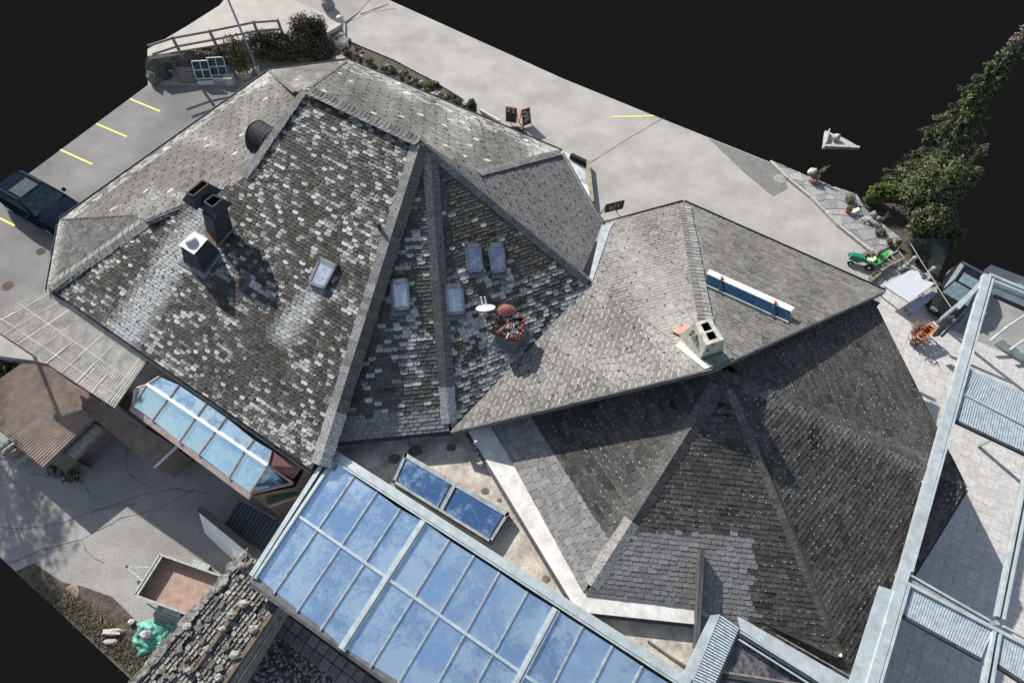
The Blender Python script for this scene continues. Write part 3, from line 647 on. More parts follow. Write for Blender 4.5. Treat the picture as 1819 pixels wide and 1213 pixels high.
R.facet(R2a, [(1215, 360), (1572, 518), (1268, 655)], t_R2, w=.3, ex=.2, lift=.03, cham=.05)
R.facet(R2b, [(1075, 396), (1215, 360), (1268, 655), (1050, 503)], t_R2, w=.3, ex=.2, lift=.03, cham=.05)
R.facet(R2c, [(1050, 503), (1268, 655), (803, 767)], t_R2, w=.32, ex=.21, lift=.03, cham=.06)
R.build(hall, ms_hall, 'roof_tile', 'roof_tiles')
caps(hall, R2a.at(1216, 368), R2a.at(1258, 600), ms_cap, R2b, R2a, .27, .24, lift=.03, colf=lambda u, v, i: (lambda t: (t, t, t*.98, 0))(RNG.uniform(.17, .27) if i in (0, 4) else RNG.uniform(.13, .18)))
hooks(hall, R2b, [(1085, 400), (1205, 372), (1240, 600), (1060, 505)], m_hook, .8, .62); hooks(hall, R2c, [(1050, 512), (1220, 630), (1100, 680), (860, 745)], m_hook, .9, .7)
gutter(hall, [(1072, 396), (1215, 357), (1574, 516)], 3.1, .085)
# fascia and wall under the high edge
mb = MB(); 
for pl, a, b in ((R2c, (803, 767), (1268, 655)), (R2a, (1268, 655), (1572, 518))):
    A, B = pl.at(*a), pl.at(*b); mb.bar(A-Vector((0, 0, .12)), B-Vector((0, 0, .12)), .06, .26)
mb.build('fascia', M('fascia_board', (.12, .12, .125), .8, var=.3), hall)
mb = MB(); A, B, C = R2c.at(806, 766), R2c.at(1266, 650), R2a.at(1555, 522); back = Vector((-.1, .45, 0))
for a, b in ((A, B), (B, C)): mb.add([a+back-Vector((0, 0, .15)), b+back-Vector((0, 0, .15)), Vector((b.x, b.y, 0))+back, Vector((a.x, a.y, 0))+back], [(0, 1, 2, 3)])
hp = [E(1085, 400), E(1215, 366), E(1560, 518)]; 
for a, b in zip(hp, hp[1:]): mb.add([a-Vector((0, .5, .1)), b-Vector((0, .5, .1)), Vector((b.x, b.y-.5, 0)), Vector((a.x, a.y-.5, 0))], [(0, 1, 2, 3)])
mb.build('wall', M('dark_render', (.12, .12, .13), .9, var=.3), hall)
# white chimney with two flues
B0 = R2c.at(1246, 637); zw = up(B0, 612); m_chw = M('chimney_render', (.5, .49, .43), .9, var=.3, scale=4, bump=.4)
bR = [R2c.at(1246, 638), R2c.at(1204, 591), R2b.at(1246, 577), R2a.at(1290, 623)]; tp = [(1254.4, 613), (1234.3, 573.5), (1262, 565), (1286, 603)]; tR = pxring(tp, zw)
mb = MB(); mb.rings([p-Vector((0, 0, .35)) for p in bR], tR, caps=False); 
def bil(u, v): return lerp(lerp(tR[1], tR[2], u), lerp(tR[0], tR[3], u), v)
us = [0, .28, .74, 1]; vsn = [0, .12, .46, .54, .86, 1]; vv = [bil(u, v) for v in vsn for u in us]
mb.add(vv, [(j*4+i, j*4+i+1, j*4+i+5, j*4+i+4) for j in range(5) for i in range(3) if not (i == 1 and j in (1, 3))]); o = mb.build('chimney', m_chw, hall); o['label'] = 'squat off white chimney with two square flues'; c4 = child(o, hall)
for v0, v1 in ((.12, .46), (.54, .86)):
    q = [bil(.28, v0), bil(.74, v0), bil(.74, v1), bil(.28, v1)]; d = [p-Vector((0, 0, .5)) for p in q]; m = MB(); m.rings(q, d, caps=False); m.add(d, [(0, 1, 2, 3)]); m.build('flue', m_black, c4)
mb = MB()
for k in range(9):
    sd = RNG.choice((0, 1)); a, b = ((bR[1], bR[0]), (bR[0], bR[3]))[sd]; ta, tb = ((tR[1], tR[0]), (tR[0], tR[3]))[sd]; x, y = RNG.uniform(.15, .85), RNG.uniform(.3, .85); p = lerp(lerp(a, b, x), lerp(ta, tb, x), y); MB().blob(p, (.07, .06, .09), k, .3, 1).build('bare_stone', M('bare_stone', (.2, .21, .2), .95, var=.3), c4)
m_verd = M('verdigris', (.5, .6, .48), .7, .1, var=.15, scale=5); m_verd2 = M('lead_tray', (.16, .22, .22), .6, .2, var=.3)
MB().prism([R2c.at(1200, 614, .06), R2c.at(1208, 606, .06), R2c.at(1246, 640, .06), R2c.at(1268, 650, .06), R2c.at(1252, 655, .06)], R2c.n*-.05).build('flashing', m_verd, c4)
MB().prism([R2c.at(1246, 640, .08), R2a.at(1292, 626, .08), R2a.at(1303, 634, .08), R2c.at(1262, 652, .08)], R2c.n*-.05).build('flashing', m_verd2, c4)
MB().prism([R2c.at(1192, 587, .06), R2b.at(1222, 575, .07), R2b.at(1228, 580, .07), R2c.at(1206, 594, .06)], R2c.n*-.03).build('flashing', M('pink_tile', (.5, .25, .2), .8, var=.2), c4)
MB().prism([R2b.at(1068, 402, .06), R2b.at(1092, 394, .06), R2b.at(1084, 406, .06), R2b.at(1052, 500, .06), R2b.at(1045, 500, .06)], R2b.n*-.04).build('valley_lead', _M['valley_lead'], hall)
MB().prism([R2c.at(1254, 655, -.1), R2c.at(1270, 651, -.1), R2c.at(1278, 657, -.45), R2c.at(1258, 664, -.45)], (0, 0, -.04)).build('flashing', m_steel, hall)
# blue collector strip lying on the middle roof
sc_ = thing('solar_collector', 'long narrow blue collector with white back strip on pale tile roof', 'solar panel', R2a.at(1330, 525))
nn = R2a.n
def RP(u, v, h): return R2a.at(u, v, h)
MB().prism([RP(1260, 478, .42), RP(1412, 546, .42), RP(1405, 553, .40), RP(1256, 486, .40)], nn*-.05).build('back_strip', m_white, sc_)
gl = M('collector_blue', (.03, .085, .16), .25, .3, var=.3, scale=5, bump=0)
for (a, b) in (((0, .165)), ((.185, .80)), ((.82, 1))):
    q = [lerp(RP(1256, 486, .39), RP(1405, 553, .39), a), lerp(RP(1256, 486, .39), RP(1405, 553, .39), b), lerp(RP(1255, 504, .1), RP(1400, 570, .1), b), lerp(RP(1255, 504, .1), RP(1400, 570, .1), a)]
    MB().prism(q, nn*-.04).build('panel', gl, sc_)
MB().bar(RP(1254, 507, .08), RP(1400, 573, .08), .07, .07, nn).build('lower_rail', m_steel, sc_)
m_clip = M('red_clip', (.45, .17, .12), .6, var=.2)
for t in (.17, .81):
    mb = MB(); mb.bar(lerp(RP(1257, 484, .44), RP(1406, 551, .44), t), lerp(RP(1254, 507, .13), RP(1400, 573, .13), t), .04, .05, nn); mb.build('strap', m_rubber, sc_)
    MB().box(lerp(RP(1258, 482, .45), RP(1407, 550, .45), t), (.1, .1, .06)).build('clip', m_clip, sc_)
for t in (.1, .5, .9): MB().bar(lerp(RP(1260, 478, .4), RP(1412, 546, .4), t), lerp(RP(1266, 490, 0), RP(1412, 556, 0), t), .04, .04).build('stay', m_steel, sc_)
# ------------------------------------------------------------------ octagonal hall lower right
ZE = 3.0; AP = G(1283, 672, 6.1)
Ra = Plane(G(868, 758, ZE), G(1040, 1050, ZE), AP); Rb = Plane(G(1040, 1054, ZE), G(1240, 1078, ZE), AP); Rc = Plane(G(1712, 868, ZE), G(1600, 1048, ZE), AP); Rd = Plane(G(1550, 540, ZE), G(1710, 865, ZE), AP)
octa = thing('octagonal_hall', 'low eight sided hall with dark speckled slate roof shaded by higher roof', 'hall', Vector((8, 6, 0)))
ms_oct = slate_mat('speckled_slate', rimcol=(.45, .44, .42), corner=.62)
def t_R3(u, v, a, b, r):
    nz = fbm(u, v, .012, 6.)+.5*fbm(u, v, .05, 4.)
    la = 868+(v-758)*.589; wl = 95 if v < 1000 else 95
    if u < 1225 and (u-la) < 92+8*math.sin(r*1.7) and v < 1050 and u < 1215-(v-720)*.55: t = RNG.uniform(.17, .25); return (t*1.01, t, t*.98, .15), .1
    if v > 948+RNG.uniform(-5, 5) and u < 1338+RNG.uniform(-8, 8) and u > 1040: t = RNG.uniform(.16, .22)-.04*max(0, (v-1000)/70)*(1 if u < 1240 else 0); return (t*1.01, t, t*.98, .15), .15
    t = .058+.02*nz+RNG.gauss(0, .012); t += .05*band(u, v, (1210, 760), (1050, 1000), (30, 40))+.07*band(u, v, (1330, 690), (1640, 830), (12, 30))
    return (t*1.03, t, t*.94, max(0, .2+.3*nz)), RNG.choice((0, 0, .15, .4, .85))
R = SlateRoof()
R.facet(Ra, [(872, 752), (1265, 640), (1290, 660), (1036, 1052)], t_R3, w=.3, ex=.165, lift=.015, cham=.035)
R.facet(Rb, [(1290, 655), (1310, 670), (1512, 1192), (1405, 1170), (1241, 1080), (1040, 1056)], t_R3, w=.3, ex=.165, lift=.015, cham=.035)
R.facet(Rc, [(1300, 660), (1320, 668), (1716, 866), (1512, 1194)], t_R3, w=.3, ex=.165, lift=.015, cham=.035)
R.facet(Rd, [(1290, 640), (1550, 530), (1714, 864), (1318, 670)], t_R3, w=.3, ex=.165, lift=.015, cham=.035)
R.build(octa, ms_oct)
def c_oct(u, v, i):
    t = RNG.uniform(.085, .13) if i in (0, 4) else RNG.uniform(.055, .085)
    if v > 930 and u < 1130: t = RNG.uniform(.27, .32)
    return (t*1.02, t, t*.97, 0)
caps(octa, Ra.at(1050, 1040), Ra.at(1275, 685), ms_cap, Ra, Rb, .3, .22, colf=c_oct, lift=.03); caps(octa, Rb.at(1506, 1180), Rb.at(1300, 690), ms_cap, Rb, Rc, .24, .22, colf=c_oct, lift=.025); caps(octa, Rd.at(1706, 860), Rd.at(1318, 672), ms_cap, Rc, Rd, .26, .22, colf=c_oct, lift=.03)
op = [(872, 752), (1040, 1052), (1240, 1080), (1512, 1194), (1712, 866), (1550, 540), (1265, 640)]; P = [G(u, v, ZE) for u, v in op]; cq = sum(P, Vector())/len(P); ring = [p+(cq-p).normalized()*.45 for p in P]; n = len(ring)
mb = MB(); mb.add([Vector((p.x, p.y, 0)) for p in ring]+[Vector((p.x, p.y, ZE-.06)) for p in ring], [(k, (k+1) % n, n+(k+1) % n, n+k) for k in range(n)]); mb.build('wall', m_wall, octa)
gutter(octa, [(1550, 534), (1716, 866)], ZE-.08, .06); gutter(octa, [(1718, 868), (1514, 1197)], ZE-.08, .06)
MB().prism([Rb.at(1239, 978, .02), Rb.at(1246, 980, .02), G(1237, 1155, 2.5), G(1230, 1150, 2.5)], (0, 0, .36)).build('upstand', M('slate_grey_metal', (.1, .105, .11), .7, .2, var=.3), octa)
# white gutter roof edge of the octagon
m_mem = M('white_membrane', (.62, .61, .58), .85, var=.2, scale=1.6, col2=(.66, .65, .63), salt=.06)
edge = thing('white_parapet', 'broad white roof edge running round the octagonal hall', 'roof edge', G(1000, 1000, 2.)); o_ = [(832, 766), (1026, 1086), (1233, 1108)]; i_ = [(872, 757), (1048, 1050), (1239, 1072)]
for k in range(2):
    q = [G(*o_[k], 2.9), G(*o_[k+1], 2.9), G(*i_[k+1], 2.96), G(*i_[k], 2.96)]; MB().prism(q, (0, 0, -.22)).build('top', m_mem, edge)
    A, B = G(o_[k][0]-2, o_[k][1]+1, 2.84), G(o_[k+1][0]-2, o_[k+1][1]+1, 2.84); m = MB()
    for dz_, wd in ((0, .05), (-.09, .09), (-.2, .13)): m.bar(A+Vector((0, 0, dz_)), B+Vector((0, 0, dz_)), wd, .05)
    m.build('drip_rail', m_gut, edge)
# flat roof between
flat = thing('flat_roof', 'small beige gravelled flat roof between glass roof and white parapet', 'flat roof', G(900, 950, 0))
fq = [(560, 795), (600, 785), (800, 765), (845, 765), (1030, 1088), (1240, 1112), (1225, 1230), (1180, 1190)]
MB().prism([G(u, v, 2.45) for u, v in fq], (0, 0, -2.4)).build('deck', M('flat_membrane', (.4, .36, .31), .95, var=.32, scale=1.5, col2=(.52, .48, .42), salt=.15), flat)
MB().path([G(1150, 1137, 2.5), G(1190, 1165, 2.52), G(1222, 1185, 2.55)], .035).build('cable', m_zinc, flat)
m_pud = M('moss_patch', (.17, .15, .115), 1, var=.5, scale=8)
for (u, v, r) in ((862, 872, .16), (970, 1028, .15), (738, 800, .28), (802, 795, .2), (887, 888, .1), (700, 815, .25)):
    mb = MB(); c = G(u, v, 2.456); mb.add([c+Vector((r*(1+.35*mnoise.noise(Vector((math.cos(k), math.sin(k), u))))*math.cos(k*math.pi/8), .7*r*math.sin(k*math.pi/8)*(1+.3*RNG.random()), 0)) for k in range(16)], [tuple(range(16))]); mb.build('moss', m_pud, flat)
# ------------------------------------------------------------------ twin box skylight on the flat roof
sk = thing('twin_skylight', 'low twin pane skylight box on the beige flat roof', 'skylight', G(800, 890, 2.45)); zs = 2.82
oc = [(720, 804), (905, 911), (872, 964), (697, 856)]; T = pxring(oc, zs); cen = sum(T, Vector())/4; mb = MB(); mb.rings([Vector((p.x, p.y, 2.44)) for p in T], [p-Vector((0, 0, .03)) for p in T]); mb.build('curb', m_gut, sk)
mb = MB()
for a, b, wd in ((0, 1, .17), (1, 2, .09), (2, 3, .09), (3, 0, .1)):
    inn = (cen-(T[a]+T[b])/2).normalized()*wd/2; mb.bar(T[a]+inn, T[b]+inn, wd, .07)
mb.bar((T[0]+T[1])/2, (T[2]+T[3])/2, .12, .08); mb.build('frame', M('worn_steel', (.3, .34, .36), .6, .3, var=.35, scale=5), sk)
g_deep = glass_mat('deep_glass', (.13, .25, .46), (.35, .52, .7), .85, .06, .6, 2.2)
for k in (0, 1):
    a, b = k*.5+.02, k*.5+.48; q = [lerp(T[0], T[1], a), lerp(T[0], T[1], b), lerp(T[3], T[2], b), lerp(T[3], T[2], a)]; c = sum(q, Vector())/4; q = [c+(p-c)*.93+Vector((0, 0, .0)) for p in q]; MB().prism(q, (0, 0, -.025)).build('pane', g_deep, sk)
# ------------------------------------------------------------------ big glass roof
gr = thing('glass_roof', 'large blue glass roof of long panes on pale steel rafters', 'glass roof', G(800, 1080, 0))
GP = Plane(G(592, 806, 3.1), G(1210, 1204, 3.1), G(452, 1026, 2.7))
g_blue = glass_mat('sky_glass', (.4, .62, .92), (.58, .79, .96), .8, .09, .52, .8); nn = GP.n  # blue of the reflected sky is put into the pane tint
LB = lambda t: (lerp(452, 1010, t), lerp(1024, 1424, t))   # lower line of the glazing in the picture
raft = [((597, 812), (455, 1024), 2), ((629, 845), (488, 1051), 0), ((670, 873), (529, 1083), 0), ((711, 903), (571, 1116), 0), ((754, 925), (609, 1150), 1), ((798, 958), (660, 1181), 0), ((842, 986), (708, 1211), 0), ((887, 1015), (758, 1247), 0), ((937, 1050), (808, 1283), 0), ((988, 1081), (860, 1320), 1), ((1035, 1112), (910, 1356), 0), ((1088, 1146), (963, 1394), 0), ((1141, 1182), (1016, 1432), 0), ((1195, 1216), (1070, 1470), 2)]
def gp(u, v, h=0): return GP.at(u, v, h)
m_raft = M('rafter_grey', (.36, .4, .4), .6, .3, var=.3, scale=6)
mid = []
pm0, pm1 = (527, 913), (1065, 1292)
def isect(a, b, c, d):
    x1, y1 = a; x2, y2 = b; x3, y3 = c; x4, y4 = d; D = (x1-x2)*(y3-y4)-(y1-y2)*(x3-x4); k = ((x1-x3)*(y3-y4)-(y1-y3)*(x3-x4))/D; return (x1+k*(x2-x1), y1+k*(y2-y1))
for t, b, kd in raft: mid.append(isect(t, b, pm0, pm1))
for k in range(len(raft)-1):
    (t0, b0, _), (t1, b1, _) = raft[k], raft[k+1]; m0, m1 = mid[k], mid[k+1]
    for q in ((t0, t1, m1, m0), (m0, m1, b1, b0)):
        if min(p[1] for p in q) > 1260: continue
        P = [gp(*p, .0) for p in q]; c = sum(P, Vector())/4; jz = RNG.uniform(-.004, .004)
        tz = [RNG.uniform(-.012, .012) for _ in range(4)]
        MB().prism([c+(p-c)*.985+nn*jz for p in P], nn*-.02).build('pane', g_blue, gr)
for t, b, kd in raft:
    wd, ht = (.06, .05) if kd == 0 else ((.26, .12) if kd == 1 else (.16, .1)); a_, b_ = gp(*t, .03), gp(*b, .03)
    MB().bar(a_, b_+(b_-a_).normalized()*.05, wd, ht, nn).build('rafter', m_raft if kd == 0 else m_steel, gr)
    if kd: MB().bar(gp(*t, .1), gp(*b, .1), wd*.35, .06, nn).build('rafter_cap', m_steel, gr)
MB().bar(gp(*pm0, .05), gp(*pm1, .05), .09, .07, nn).build('purlin', m_steel, gr)
A, B = gp(590, 803, .04), gp(1225, 1212, .04); s_ = (gp(452, 1024)-gp(592, 806)).normalized()
mb = MB(); mb.bar(A+s_*.02, B+s_*.02, .3, .1, nn); mb.build('ridge_flashing', m_steel, gr); MB().bar(A+s_*.22+nn*.03, B+s_*.22+nn*.03, .06, .12, nn).build('ridge_rail', m_steel, gr)
A, B = gp(453, 1024, -.03), gp(1010, 1424, -.03); MB().bar(A+s_*.1, B+s_*.1, .24, .05, nn).build('eaves_strip', M('eaves_grey', (.14, .14, .15), .7, .2, var=.25), gr); MB().bar(A+s_*.26-nn*.05, B+s_*.26-nn*.05, .1, .1, nn).build('eaves_gutter', m_gut, gr)
mb = MB(); q = [gp(590, 803, -.12), gp(1225, 1212, -.12), gp(1010, 1430, -.12), gp(451, 1027, -.12)]; n = 4
mb.add([Vector((p.x, p.y, -2.4)) for p in q]+q, [(k, (k+1) % n, n+(k+1) % n, n+k) for k in range(n)]); mb.build('wall', m_wall, gr)
mb = MB(); mb.bar(gp(585, 806, .04), gp(447, 1022, .04), .16, .14, nn); mb.build('end_rail', m_steel, gr)
# ------------------------------------------------------------------ left: corrugated canopy, glazed bay, brown sheds
def corrugated(root, name, q, mat, pitch=.1, amp=.022, across=True, skew=0, nlen=2, thick=None):
    """sheet over the quad q (4 points, ribs run q0->q3)"""
    a, b, c, d = q; L = ((b-a).length+(c-d).length)/2; n = int(L/pitch)*8; nrm = (b-a).cross(d-a).normalized(); nrm = nrm if nrm.z > 0 else -nrm
    mb = MB(); mb.grid(lambda u, v: lerp(lerp(a, b, u), lerp(d, c, u), v)+nrm*(amp*math.sin(u*L/pitch*2*math.pi)), n, nlen); o = mb.build(name, mat, root, smooth=False)
    md = o.modifiers.new('t', 'SOLIDIFY'); md.thickness = .008; return o
can = thing('corrugated_canopy', 'weathered grey corrugated canopy below the house eaves', 'canopy', G(120, 610, 0))
m_can = M('fibre_cement', (.46, .435, .39), .9, var=.3, scale=2.2, bscale=20, streak=(1, 1, 1))
cq_ = [G(83, 512, 2.95), G(262, 640, 2.95), G(204, 725, 2.45), G(-30, 572, 2.45)]
nb = 4
for k in range(nb):
    for j in range(2):
        f = lambda u, v: lerp(lerp(cq_[0], cq_[1], u), lerp(cq_[3], cq_[2], u), v)
        v0, v1 = (0, .6) if j == 0 else (.58, 1); u0, u1 = k/nb, (k+1.03)/nb if k < nb-1 else 1; dz_ = Vector((0, 0, -.012*j+.008*(k % 2)))
        corrugated(can, 'sheet', [f(u0, v0)+dz_, f(u1, v0)+dz_, f(u1, v1)+dz_, f(u0, v1)+dz_], m_can, .115, .012)
for k in range(9):
    u = (k+.5)/9; MB().bar(f(u, 0)+Vector((0, 0, .012)), f(u, 1)+Vector((0, 0, .012)), .05, .008).build('batten', M('batten_pale', (.52, .49, .45), .9, var=.25), can)
for v in (.45, .8): MB().bar(f(0, v)+Vector((0, 0, .015)), f(1, v)+Vector((0, 0, .015)), .035, .02).build('batten', _M['batten_pale'], can)
mb = MB()
for v in (.02, .5, .97):
    mb.bar(f(0, v)-Vector((0, 0, .1)), f(1, v)-Vector((0, 0, .1)), .1, .12)
mb.build('purlin', m_wood, can)
for p in ((200, 718), (100, 655), (-10, 583)):
    q = G(*p, 2.4); MB().bar(Vector((q.x, q.y, 0)), q-Vector((0, 0, .08)), .12, .12).build('post', m_wood, can)
bay = thing('glazed_bay', 'lean-to glazed bay with bright blue panes and pinkish frames', 'conservatory', G(350, 790, 0))
m_bayf = M('bay_frame', (.4, .31, .29), .7, var=.25, scale=6); m_bayw = M('bay_ridge_white', (.56, .56, .55), .6, var=.1)
g_bay = glass_mat('bay_glass', (.42, .68, .9), (.68, .9, .97), .8, .12, .47, 2.4)
zu, zr, zl = 3.0, 2.85, 2.0
rid = [(262, 683), (301, 707), (350, 740), (386, 764), (437, 799), (476, 827)]; low = [(236, 722), (271, 747), (319, 785), (353, 808), (407, 849), (444, 876)]; upp = [(284, 669), (318, 684), (367, 716), (402, 741), (451, 781), (483, 800)]
mids = lambda k, u: u
Rd_ = [G(*p, zr) for p in rid]; Lo = [G(*p, zl) for p in low]; Up = [G(*p, 2.98) for p in upp]
for k in range(5):
    for q in ((Up[k], Up[k+1], Rd_[k+1], Rd_[k]), (Rd_[k], Rd_[k+1], Lo[k+1], Lo[k])):
        c = sum(q, Vector())/4; nq = (q[1]-q[0]).cross(q[3]-q[0]).normalized(); nq = nq if nq.z > 0 else -nq; MB().prism([c+(p-c)*.97 for p in q], nq*-.02).build('pane', g_bay, bay)
tl, tr = G(246, 675, 2.6), G(520, 862, 2.2); te = G(538, 830, 2.9)
for q, m_ in (((Rd_[0], Lo[0], G(240, 690, 2.5)), g_bay), ((Rd_[5], G(508, 857, 2.1), Lo[5]), g_deep), ((Rd_[5], G(484, 801, 2.98), te, G(522, 852, 2.2)), M('maroon_sheet', (.16, .07, .07), .7, var=.3))):
    nq = (q[1]-q[0]).cross(q[2]-q[0]).normalized(); c = sum(q, Vector())/len(q); MB().prism([c+(p-c)*.95 for p in q], nq*.015).build('end_pane', m_, bay)
for k in range(6):
    MB().bar(Up[k]+Vector((0, 0, .03)), Rd_[k]+Vector((0, 0, .03)), .055, .06).build('glazing_bar', m_bayf, bay); MB().bar(Rd_[k]+Vector((0, 0, .03)), Lo[k]+Vector((0, 0, .03)), .055, .06).build('glazing_bar', m_bayf, bay)
MB().bar(Rd_[0]+Vector((0, 0, .045)), Rd_[5]+Vector((0, 0, .045)), .11, .06).build('ridge_bar', m_bayw, bay)
MB().bar(Rd_[0], G(240, 690, 2.5), .07, .07).build('glazing_bar', m_bayf, bay); MB().bar(Lo[0], G(240, 690, 2.5), .07, .07).build('glazing_bar', m_bayw, bay); MB().bar(Rd_[5], G(520, 858, 2.1), .09, .08).build('glazing_bar', m_bayf, bay)
MB().bar(Lo[5], G(520, 858, 2.05), .09, .08).build('sill', m_bayf, bay)
dl = (Lo[5]-Lo[0]).normalized(); nl = Vector((dl.y, -dl.x, 0)); 
MB().prism([Lo[0]-dl*.1, Lo[5]+dl*.05, Lo[5]+dl*.05+nl*.2-Vector((0, 0, .12)), Lo[0]-dl*.1+nl*.2-Vector((0, 0, .12))], (0, 0, -.12)).build('sill', m_bayf, bay)
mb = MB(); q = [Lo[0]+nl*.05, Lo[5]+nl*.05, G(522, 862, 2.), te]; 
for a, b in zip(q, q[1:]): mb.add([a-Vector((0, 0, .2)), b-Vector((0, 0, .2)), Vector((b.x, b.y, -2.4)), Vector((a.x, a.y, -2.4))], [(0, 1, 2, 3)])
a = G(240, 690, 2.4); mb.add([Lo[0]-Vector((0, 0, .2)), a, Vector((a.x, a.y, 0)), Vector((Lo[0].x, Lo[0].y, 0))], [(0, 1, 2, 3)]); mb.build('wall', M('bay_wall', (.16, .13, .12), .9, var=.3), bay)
MB().bar(G(476, 892, 1.3), G(526, 875, 1.3), .22, .16).build('green_sill', M('dark_green_paint', (.05, .1, .08), .6, var=.5, scale=9), bay); MB().bar(G(478, 899, 1.2), G(528, 882, 1.2), .07, .1).build('sill', m_bayf, bay)
yard_level(True)
m_brown = M('brown_corrugated', (.27, .205, .17), .85, var=.28, scale=2.4)
shed = thing('brown_roofed_shed', 'low shed with wide reddish brown corrugated roof', 'shed', G(60, 760, 0)); z0, z1 = 2.2, 1.9
sq = [G(60, 630, z0), G(186, 723, z0), G(76, 830, z1), G(-60, 716, z1)]
corrugated(shed, 'roof', sq, m_brown, .135, .016)
mb = MB(); n = 4; rr = [lerp(p, sum(sq, Vector())/4, .12) for p in sq]; mb.add([Vector((p.x, p.y, ZG)) for p in rr]+[p-Vector((0, 0, .1)) for p in rr], [(k, (k+1) % n, n+(k+1) % n, n+k) for k in range(n)]); mb.build('wall', m_wood, shed)
MB().bar(sq[1]-Vector((0, 0, .07)), sq[2]-Vector((0, 0, .07)), .05, .12).build('verge_board', m_wood, shed)
shed2 = thing('brown_lean_to', 'narrow dark brown corrugated lean-to roof below the glazed bay', 'shed', G(240, 790, 0))
sq2 = [G(115, 672, 2.5), G(312, 793, 2.3), G(272, 830, 2.05), G(148, 728, 2.2)]
corrugated(shed2, 'roof', sq2, m_brown, .135, .016); MB().bar(sq2[1]+Vector((.06, 0, 0)), sq2[2]+Vector((.06, 0, 0)), .05, .12).build('verge_board', m_white, shed2)
mb = MB(); rr = [lerp(p, sum(sq2, Vector())/4, .1) for p in sq2]; mb.add([Vector((p.x, p.y, ZG)) for p in rr]+[p-Vector((0, 0, .1)) for p in rr], [(k, (k+1) % n, n+(k+1) % n, n+k) for k in range(n)]); mb.build('wall', m_wood, shed2)
MB().bar(G(203, 727, 2.65), G(262, 757, 2.45), .22, .05).build('flashing', m_zinc, shed2)
# round tank under the shed edge
tk = thing('steel_tank', 'dull steel half round tank cover between two brown roofs', 'tank', G(150, 790, 0)); A, B = G(172, 752, 1.15), G(118, 806, 1.15); d = (B-A).normalized(); s_ = Vector((d.y, -d.x, 0)); mb = MB()
mb.grid(lambda u, v: lerp(A, B, v)+(-s_)*(-.62*math.cos(math.pi*u))+Vector((0, 0, .55*math.sin(math.pi*u)-.05)), 16, 6); mb.grid(lambda u, v: lerp(A, B, v)+s_*.62+Vector((0, 0, -.05-1.05*u)), 1, 1)
e0 = [lerp(A, B, 1)+s_*(.62*math.cos(math.pi*k/12))+Vector((0, 0, .55*math.sin(math.pi*k/12)-.05)) for k in range(13)]; mb.add(e0+[Vector((e0[-1].x, e0[-1].y, ZG)), Vector((e0[0].x, e0[0].y, ZG))], [tuple(range(15))])
mb.build('shell', M('dull_steel', (.3, .3, .29), .45, .5, var=.35, scale=3), tk, smooth=True)
mb = MB(); 
for v in (.02, .3, .98): mb.path([lerp(A, B, v)+s_*(.63*math.cos(math.pi*k/12))+Vector((0, 0, .56*math.sin(math.pi*k/12)-.05)) for k in range(13)], .02, 5)
mb.build('band', m_zinc, tk)
# clutter against the shed
for k, (u, v, t) in enumerate(((12, 800, (.25, .2, .17)), (28, 806, (.3, .15, .1)), (40, 815, (.3, .29, .27)), (6, 790, (.16, .25, .2)))):
    a = G(u-8, v+8, .25); b = G(u+14, v-8, .35); solo(MB().bar(a, b, .16, .12, tint=(*t, 0)), 'plank', m_tint, ['brown offcut plank beside the shed wall', 'rust red plank beside the shed wall', 'pale grey plank jutting from the shed wall', 'greenish plank half under the brown shed roof'][k], 'plank', (a+b)/2, tinted=True)
mb = MB()
for k in range(140):
    t = RNG.random(); p = G(lerp(85, 138, t)+RNG.uniform(-6, 6), lerp(828, 848, t)+RNG.uniform(-8, 8), RNG.uniform(.02, .3)); c = RNG.choice([(.06, .08, .05, 0), (.14, .06, .05, 0), (.2, .2, .18, 0), (.05, .05, .04, 0), (.1, .14, .1, 0)]); mb.bar(p, p+Vector((RNG.uniform(-.2, .2), RNG.uniform(-.2, .2), RNG.uniform(-.05, .1))), RNG.uniform(.03, .12), RNG.uniform(.02, .08), tint=c)
o = mb.build('undergrowth', m_tint, kind='stuff', tinted=True)
# white ramp wall and dark stairs
rw = thing('white_ramp_wall', 'short white wall panel beside dark ribbed steps', 'wall', G(400, 960, 0)); A, B = G(352, 906, 1.25), G(436, 975, 1.25); d = (B-A).normalized(); s_ = Vector((-d.y, d.x, 0))
mb = MB(); mb.prism([A, B, G(424, 1004, .35), G(364, 947, .35)], Vector((s_.x*.12, s_.y*.12, -.1))); mb.build('panel', m_white, rw)
MB().bar(A+s_*.09+Vector((0, 0, .03)), B+s_*.09+Vector((0, 0, .03)), .26, .05).build('coping', M('coping_dark', (.09, .08, .08), .8, var=.3), rw)
stp = thing('ribbed_steps', 'dark blue grey ribbed metal deck beside the white ramp wall', 'steps', G(450, 935, 0))
a, b, c, d = G(424, 888, .75), G(500, 933, .75), G(468, 982, .6), G(398, 930, .6)
for k in range(13):
    t0, t1 = k/13+.008, (k+1)/13-.012; MB().prism([lerp(a, b, t0), lerp(a, b, t1), lerp(d, c, t1), lerp(d, c, t0)], (0, 0, -.08)).build('slat', M('slat_blue', (.05, .075, .095), .7, var=.35, scale=6), stp)
MB().bar(G(414, 878, .8), G(490, 922, .8), .06, .12).build('edge_rail', m_zinc, stp); MB().bar(G(390, 933, .7), G(462, 988, .7), .06, .1).build('edge_rail', m_zinc, stp)
MB().bar(G(490, 922, .9), G(512, 897, .9), .05, .1).build('edge_rail', m_zinc, stp)
mb = MB(); 
for t in (.05, .95):
    for e0, e1 in ((a, d), (b, c)): p = lerp(e0, e1, t); mb.bar(Vector((p.x, p.y, ZG)), p-Vector((0, 0, .08)), .08, .08)
mb.build('leg', m_darkmetal, stp)
yard_level(False)
